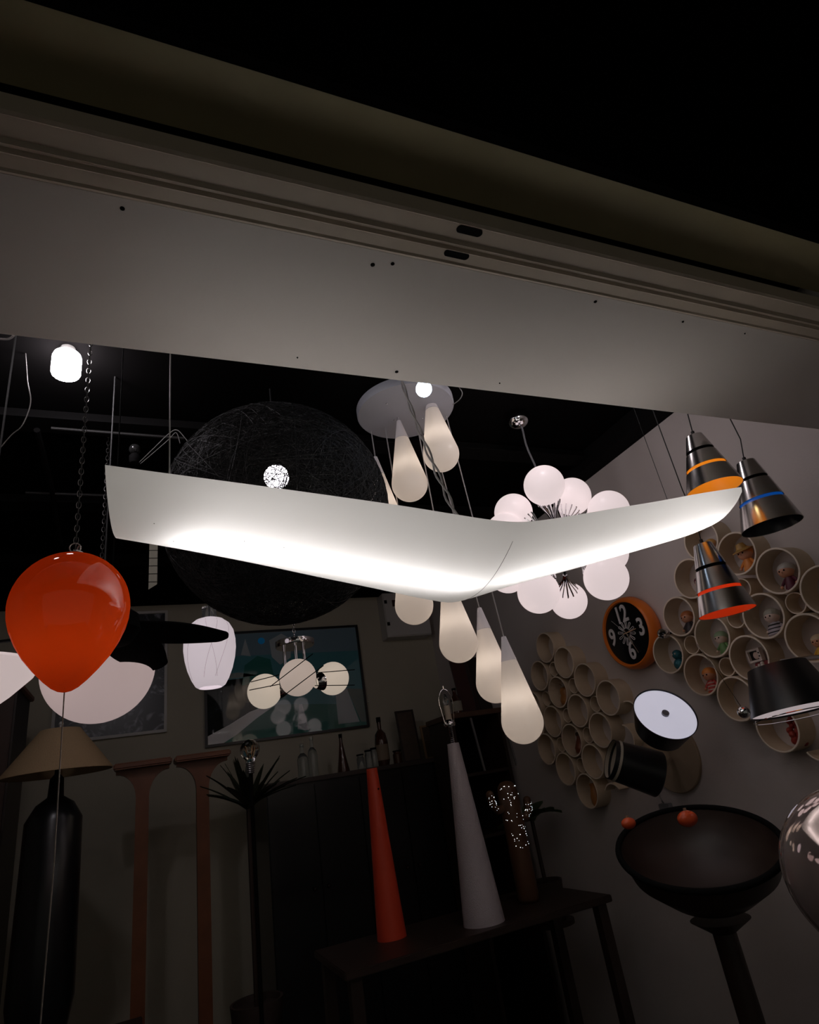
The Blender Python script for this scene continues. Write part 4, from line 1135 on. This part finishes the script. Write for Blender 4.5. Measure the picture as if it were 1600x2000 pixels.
b = BM(); pts = [T + Vector((-.026, 0, .10))] + [T + Vector((-.040 * cos(a), 0, .20 + .075 * sin(a) if a > 0 else .2)) for a in [pi * k / 16 for k in range(17)]] + [T + Vector((.026, 0, .10))]
tube(b, pts, .0022, 6); tube(b, [T + Vector((0, 0, .275)), T + Vector((0, 0, .292))], .004, 8); obj('harp', b, m_chrome, t)
# ---- red cone lamp base
Yr = 3.2; pr0 = PY(726, 1501, Yr); rr0 = size(10.5, (pr0 - CAM).dot(CZ)); pr1 = PY(736, 1600, Yr); rr1 = size(16, (pr1 - CAM).dot(CZ))
sl = (rr1 - rr0) / (pr0.z - pr1.z); H = pr0.z - .95
t = thing('red_cone_lamp', Vector((pr0.x, Yr, .95)), 'tall slim red cone lamp base in front of the sideboard', 'table lamp')
b = BM(); lathe(b, [(0, 0), (rr0 + sl * H, 0), (rr0, H), (0, H)], Vector((pr0.x, Yr, .95)), segs=40); rb = obj('cone_base', b, mat('red_enamel', (.62, .055, .02), .4), t)
b = BM(); sph(b, Vector((pr0.x + .012, Yr - rr0 - .006, pr0.z - .10)), .005, 10, 6); obj('switch', b, m_blackm, rb)
# low table carrying both cone lamps
t = thing('low_table', Vector((1.4, 3.1, 0)), 'long dark table under the red, white and cactus lamps', 'table')
b = BM(); box(b, (.75, 2.85, .92), (2.1, 3.38, .95)); bevel(b, .004); obj('table_top', b, m_darkwood, t)
for x_ in (.80, 2.05):
    for y_ in (2.90, 3.33):
        b = BM(); box(b, (x_ - .025, y_ - .025, 0), (x_ + .025, y_ + .025, .92)); obj('leg', b, m_darkwood, t, smooth=False)
# ---- perforated cactus lamp
p = PY(1000, 1590, 3.15); zc = .95
Hc = PY(1003, 1522, 3.15).z - zc
cx_, cy_ = p.x, 3.15
t = thing('cactus_lamp', Vector((cx_, cy_, zc)), 'brown cactus shaped lamp pierced with tiny glowing dots', 'table lamp')
m_cac = mat('brown_ceramic', (.10, .045, .02), .5)
b = BM(); zt = zc + Hc
lathe(b, [(0, 0), (.05, 0), (.055, .02), (.055, Hc - .06), (.047, Hc - .025), (.03, Hc - .006), (0, Hc)], Vector((cx_, cy_, zc)), segs=32); bd = obj('trunk', b, m_cac, t, angle=80)
m_dot = lamp_mat('pinhole_light', (.85, .95, 1.0), 2.2)
arms = []
for s_, z_ in ((-1, zt - .13), (1, zt - .19)):
    pts = [Vector((cx_ + s_ * .04, cy_, z_)), Vector((cx_ + s_ * .08, cy_, z_ - .005)), Vector((cx_ + s_ * .105, cy_, z_ + .02)), Vector((cx_ + s_ * .11, cy_, z_ + .075))]
    b = BM(); tube(b, pts, .022, 16); sph(b, pts[-1], .022, 16, 10); obj('arm', b, m_cac, t, angle=80); arms.append(pts)
b = BM()
for k in range(60):
    a = -pi / 2 + rnd.uniform(-1.3, 1.3); z_ = zt - .025 - rnd.random() ** 1.3 * .30; r_ = .0555 if z_ < zt - .06 else .05
    sph(b, Vector((cx_ + r_ * cos(a), cy_ + r_ * sin(a), z_)), rnd.choice((.0010, .0013, .0018)), 6, 4)
for pts in arms:
    for k in range(26):
        q = pts[2].lerp(pts[3], rnd.random()) if k > 7 else pts[1].lerp(pts[2], rnd.random()); a = -pi / 2 + rnd.uniform(-1.4, 1.4)
        sph(b, q + Vector((.0225 * cos(a), .0225 * sin(a), 0)), rnd.choice((.0010, .0014)), 6, 4)
obj('pinhole', b, m_dot, t, kind='stuff')
# ---- leafy plants
def leaf(bm, p0, dirv, L, w, droop=.3, n=8):
    d_ = Vector(dirv).normalized(); side = d_.cross(Vector((0, 0, 1))); side = side.normalized() if side.length > .01 else Vector((1, 0, 0))
    prev = None
    for k in range(n + 1):
        t_ = k / n; c_ = p0 + d_ * (L * t_) + Vector((0, 0, -droop * L * t_ * t_)); ww = w * sin(pi * min(1, .12 + .88 * t_)) ** .8 if t_ < 1 else 0.0004
        nrm = Vector((0, 0, .15 * w))
        A_ = bm.verts.new(c_ - side * ww / 2); B_ = bm.verts.new(c_ - nrm); C_ = bm.verts.new(c_ + side * ww / 2)
        if prev: bm.faces.new((prev[0], prev[1], B_, A_)); bm.faces.new((prev[1], prev[2], C_, B_))
        prev = (A_, B_, C_)
m_leafd = mat('dark_leaf', (.018, .024, .012), .5); m_leafg = mat('green_leaf', (.045, .075, .025), .5); m_pot = mat('dark_pot', (.04, .025, .02), .6)
def plant(c, n, L, w, m_, lab, potr=.1, poth=.2, up=(.5, 1.3), dr=.3, stem=0.0, cat='plant'):
    t = thing('potted_plant', Vector((c.x, c.y, c.z)), lab, cat)
    b = BM(); lathe(b, [(0, 0), (potr * .75, 0), (potr, poth), (potr * .9, poth), (potr * .88, poth * .9), (0, poth * .9)], c, segs=28); obj('pot', b, m_pot, t)
    top_ = c + Vector((0, 0, poth * .9 + stem))
    b = BM(); tube(b, [c + Vector((0, 0, poth * .85)), top_], .012, 8); obj('stem', b, m_darkwood, t)
    for k in range(n):
        a = 2 * pi * k * .382 * 1.0 + rnd.uniform(-.2, .2); e = rnd.uniform(*up)
        b = BM(); leaf(b, top_ + Vector((0, 0, -.02 + .01 * (k % 3))), (cos(a) * cos(e), sin(a) * cos(e), sin(e)), L * rnd.uniform(.75, 1.05), w, dr); obj('leaf', b, m_, t)
pp = PY(485, 1560, 3.5); plant(Vector((pp.x, 3.5, .55)), 34, .34, .035, m_leafd, 'dark spiky leaved plant behind the big clear bulb', .12, .25, (.35, 1.4), .15, stem=pp.z - .55 - .26)
t = thing('plant_stool', Vector((pp.x, 3.5, 0)), 'dark round stool under the spiky plant', 'stool')
b = BM(); lathe(b, [(0, .52), (.16, .52), (.165, .53), (.165, .55), (0, .55)], Vector((pp.x, 3.5, 0)), segs=36); obj('seat', b, m_darkwood, t)
for k in range(3):
    a = 2 * pi * k / 3; b = BM(); tube(b, [Vector((pp.x + .12 * cos(a), 3.5 + .12 * sin(a), .52)), Vector((pp.x + .15 * cos(a), 3.5 + .15 * sin(a), 0))], .015, 10); obj('leg', b, m_darkwood, t)
pp = PY(1075, 1585, 3.3); plant(Vector((pp.x + .02, 3.55, .75)), 12, .22, .09, m_leafg, 'broad leaved green plant right of the cactus lamp', .10, .2, (.1, .9), .35, stem=max(.05, pp.z - .75 - .2))
t = thing('plant_stand', Vector((pp.x + .02, 3.55, 0)), 'slim dark stand under the broad leaved plant', 'stand')
b = BM(); lathe(b, [(0, .73), (.12, .73), (.12, .75), (0, .75)], Vector((pp.x + .02, 3.55, 0)), segs=32); obj('top', b, m_darkwood, t)
b = BM(); lathe(b, [(0, 0), (.12, 0), (.12, .02), (.02, .04), (.02, .73)], Vector((pp.x + .02, 3.55, 0)), segs=24, closed=False); obj('pedestal', b, m_darkwood, t)
# ---- big clear bulb lamp
c = P(488, 1464, 2.7); R = size(19, 2.7)
t = thing('clear_bulb_lamp', c, 'large clear glass bulb with silver screw base in front of the spiky plant', 'lamp')
b = BM(); pr = [(0, R)] + [(R * sin(a), R * cos(a)) for a in [pi * k / 14 for k in range(1, 11)]] + [(R * .45, -R * 1.0), (R * .42, -R * 1.25), (R*.4, -R * 1.3)]
lathe(b, pr, c, segs=36, closed=False); gb = obj('glass_bulb', b, mat('thin_clear_glass', (.9, .92, .9), .02, trans=1.0, ior=1.3), t)
b = BM()
for k in range(6): a = k * pi / 3; tube(b, [c + Vector((.006 * cos(a), .006 * sin(a), -R * .8)), c + Vector((.02 * cos(a), .02 * sin(a), R * .3)), c + Vector((.012 * cos(a + .5), .012 * sin(a + .5), -R * .2))], .0012, 5)
obj('filament', b, mat('copper_filament', (.5, .3, .15), .25, .9), gb)
b = BM(); 
for k in range(6): ring(b, c + Vector((0, 0, -R * 1.3 - .008 * k)), R * .40 - .001 * k, .004, segs=24, sides=6)
obj('screw_base', b, mat('screw_silver', (.45, .43, .42), .3, .9), t)
b = BM(); tube(b, [c + Vector((0, 0, -R * 1.3 - .03)), Vector((c.x, c.y, .01))], .009, 10); lathe(b, [(0, 0), (.11, 0), (.11, .015), (.015, .03)], Vector((c.x, c.y, 0)), segs=24, closed=False); obj('stand', b, m_blackm, t)
# ---- wooden T stands
def tstand(px0, px1, pyc, Y, lab, w=.07):
    a = PY(px0, pyc, Y); c_ = PY(px1, pyc, Y); zt_ = (a.z + c_.z) / 2; xm = (a.x + c_.x) / 2; hw = (c_.x - a.x) / 2 * .98
    t = thing('wooden_stand', Vector((xm, Y, 0)), lab, 'stand', 'turned wooden stands below the pictures')
    b = BM(); box(b, (xm - hw, Y - .12, zt_ - .035), (xm + hw, Y + .12, zt_)); bevel(b, .008, 3); obj('top_board', b, m_walnut, t)
    b = BM(); pts = []
    for k in range(9):
        a_ = pi / 2 * k / 8; pts.append((hw * .92 - (hw * .92 - w / 2) * sin(a_), zt_ - .035 - .15 + .15 * cos(a_) ) )
    loop = [Vector((xm + x_, Y - .03, z_)) for x_, z_ in [(hw * .92, zt_ - .035)] + [(w / 2 + (hw * .92 - w / 2) * (1 - sin(pi / 2 * k / 8)), zt_ - .055 - .14 * (1 - cos(pi / 2 * k / 8))) for k in range(9)]]
    loop += [Vector((xm + w / 2, Y - .03, .06)), Vector((xm - w / 2, Y - .03, .06))]
    loop += [Vector((xm - x_, Y - .03, z_)) for x_, z_ in reversed([(hw * .92, zt_ - .035)] + [(w / 2 + (hw * .92 - w / 2) * (1 - sin(pi / 2 * k / 8)), zt_ - .055 - .14 * (1 - cos(pi / 2 * k / 8))) for k in range(9)])]
    prism(b, loop, (0, .06, 0)); obj('bracket_post', b, m_walnut, t, angle=30)
    b = BM(); box(b, (xm - .13, Y - .12, 0), (xm + .13, Y + .12, .06)); bevel(b, .01); obj('foot', b, m_walnut, t)
tstand(222, 336, 1488, 4.15, 'reddish brown wooden T stand nearer the beige lampshade')
tstand(339, 448, 1473, 4.15, 'reddish brown wooden T stand nearer the spiky plant')
# ---- beige lampshade table lamp
c = P(112, 1512, 2.9); dB = 2.9; Rb = size(97, dB); Rt = size(36, dB); Hs = (PY(122, 1425, c.y).z - c.z)
zt_ = .80
t = thing('table_lamp', Vector((c.x, c.y, zt_)), 'table lamp with broad beige cone shade and black jar base', 'table lamp')
b = BM(); lathe(b, [(Rb - .003, 0), (Rb, 0), (Rb, .008), (Rt, Hs), (Rt - .003, Hs), (Rb - .003, .002)], c, segs=56, closed=False); obj('lamp_shade', b, mat('beige_linen', (.50, .34, .19), .85, noise=.15, nscale=120, bump=.3, bscale=260), t)
b = BM(); hb = c.z - zt_; pr = [(0, 0), (.07, 0), (.08, .01), (.11, .10), (.13, .20), (.12, hb - .20 if hb > .45 else .25), (.08, hb - .13), (.035, hb - .10), (.03, hb - .02), (.012, hb), (.012, hb + Hs * .9), (0, hb + Hs * .9)]
lathe(b, pr, Vector((c.x, c.y, zt_)), segs=40); obj('jar_base', b, m_black, t, angle=60)
b = BM(); tube(b, [c + Vector((0, 0, Hs * .9)), c + Vector((0, 0, Hs + .03))], .006, 8); sph(b, c + Vector((0, 0, Hs + .03)), .01, 10, 8); obj('finial', b, m_white, t)
for s_ in range(3):
    a = 2 * pi * s_ / 3; b = BM(); tube(b, [c + Vector((0, 0, Hs - .01)), c + Vector((Rt * cos(a), Rt * sin(a), Hs - .004))], .0015, 5); obj('shade_spoke', b, m_steel_dark, t)
t = thing('side_cabinet', Vector((c.x, c.y, 0)), 'low dark cabinet under the beige shaded lamp', 'cabinet')
b = BM(); box(b, (c.x - .42, c.y - .22, .05), (c.x + .38, c.y + .22, zt_ - .025)); obj('body', b, m_darkwood, t, smooth=False)
b = BM(); box(b, (c.x - .44, c.y - .24, zt_ - .025), (c.x + .40, c.y + .24, zt_)); bevel(b, .004); obj('top', b, m_darkwood, t)
b = BM(); box(b, (c.x - .38, c.y - .20, 0), (c.x + .34, c.y + .20, .05)); obj('plinth', b, m_blackm, t, smooth=False)
for s_ in (0, 1):
    b = BM(); box(b, (c.x - .41 + .395 * s_, c.y - .232, .08), (c.x - .03 + .395 * s_, c.y - .22, zt_ - .04)); bevel(b, .003); dr = obj('door', b, m_darkwood, t)
    b = BM(); sph(b, (c.x - .05 + .06 * s_, c.y - .242, .45), .011, 10, 8); obj('knob', b, m_chrome, dr)
# ---- dark red-brown wardrobe at the left edge
pw = PY(28, 1400, 3.95)
t = thing('wardrobe', Vector((pw.x - .5, 4.15, 0)), 'dark red brown wooden wardrobe at the far left edge', 'wardrobe')
zt_ = PY(0, 1335, 3.95).z
b = BM(); box(b, (pw.x - 1.0, 3.97, 0), (pw.x, 4.40, zt_ - .03)); obj('body', b, m_darkwood, t, smooth=False)
b = BM(); box(b, (pw.x - 1.02, 3.94, zt_ - .03), (pw.x + .02, 4.42, zt_)); bevel(b, .005); obj('cornice', b, m_walnut, t)
for s_ in (0, 1):
    b = BM(); box(b, (pw.x - .985 + .495 * s_, 3.95, .06), (pw.x - .505 + .495 * s_, 3.97, zt_ - .05)); bevel(b, .004); dr = obj('door', b, mat('wardrobe_wood', (.06, .022, .012), .45, noise=.4, nscale=15), t)
    b = BM(); sph(b, (pw.x - .54 + .09 * s_, 3.938, 1.0), .012, 10, 8); obj('knob', b, m_chrome, dr)
# ---- wide black bowl with orange things, lower right
c = P(1362, 1650, 1.95)
t = thing('wire_rim_basket', c, 'wide black rimmed round basket at the lower right', 'basket')
b = BM(); Rk = size(150, 1.95); axb = Vector((-.22, -.30, 1)).normalized()
ring(b, c, Rk, .010, axis=axb, segs=72, sides=10); obj('rim', b, m_blackm, t)
b = BM(); lathe(b, [(Rk * .995, 0), (Rk * .9, -.07), (Rk * .6, -.14), (0, -.16), (0, -.155), (Rk * .58, -.134), (Rk * .87, -.07), (Rk * .97, 0)], c, axis=axb, segs=56, closed=False); obj('bowl', b, m_darkwood, t)
m_orf = mat('orange_red_glass', (.62, .08, .02), .2)
for k, (px, py, r_, lab) in enumerate(((1343, 1603, .028, 'orange red glass bauble lying in the black basket, right one'), (1228, 1612, .020, 'orange red glass bauble lying in the black basket, left one'))):
    q = P(px, py - 4, 2.0); tt = thing('bauble', q, lab, 'bauble', 'orange red baubles in the basket'); b = BM(); sph(b, q, r_, 24, 14, sc=(1.3, 1, .9)); obj('glass_ball', b, m_orf, tt)
    b = BM(); lathe(b, [(.006, r_ * .85), (.005, r_ * 1.15), (0, r_ * 1.15)], q, segs=12, closed=False); obj('cap', b, mat('bauble_cap', (.5, .3, .2), .3, .6), tt)
t = thing('basket_stand', Vector((c.x, c.y, 0)), 'dark column stand under the wide black basket', 'stand')
b = BM(); lathe(b, [(0, 0), (.16, 0), (.16, .03), (.04, .06), (.035, c.z - .24), (.09, c.z - .205), (0, c.z - .203)], Vector((c.x, c.y, 0)), segs=32, closed=False); obj('column', b, m_darkwood, t)
# ---- large clear glass globe, corner
c = P(1706, 1705, 1.1); R = size(158, 1.1)
t = thing('glass_globe_lamp', c, 'big shiny glass globe on a pole, cut by the lower right corner', 'floor lamp')
b = BM(); sph(b, c, R, 56, 28); obj('globe', b, mat('smoked_mirror_glass', (.62, .50, .48), .06, .65), t)
b = BM(); tube(b, [c - Vector((0, 0, R * .97)), Vector((c.x, c.y, .02))], .012, 12); lathe(b, [(0, 0), (.13, 0), (.13, .015), (.02, .03)], Vector((c.x, c.y, 0)), segs=36, closed=False); obj('pole', b, m_chrome, t)
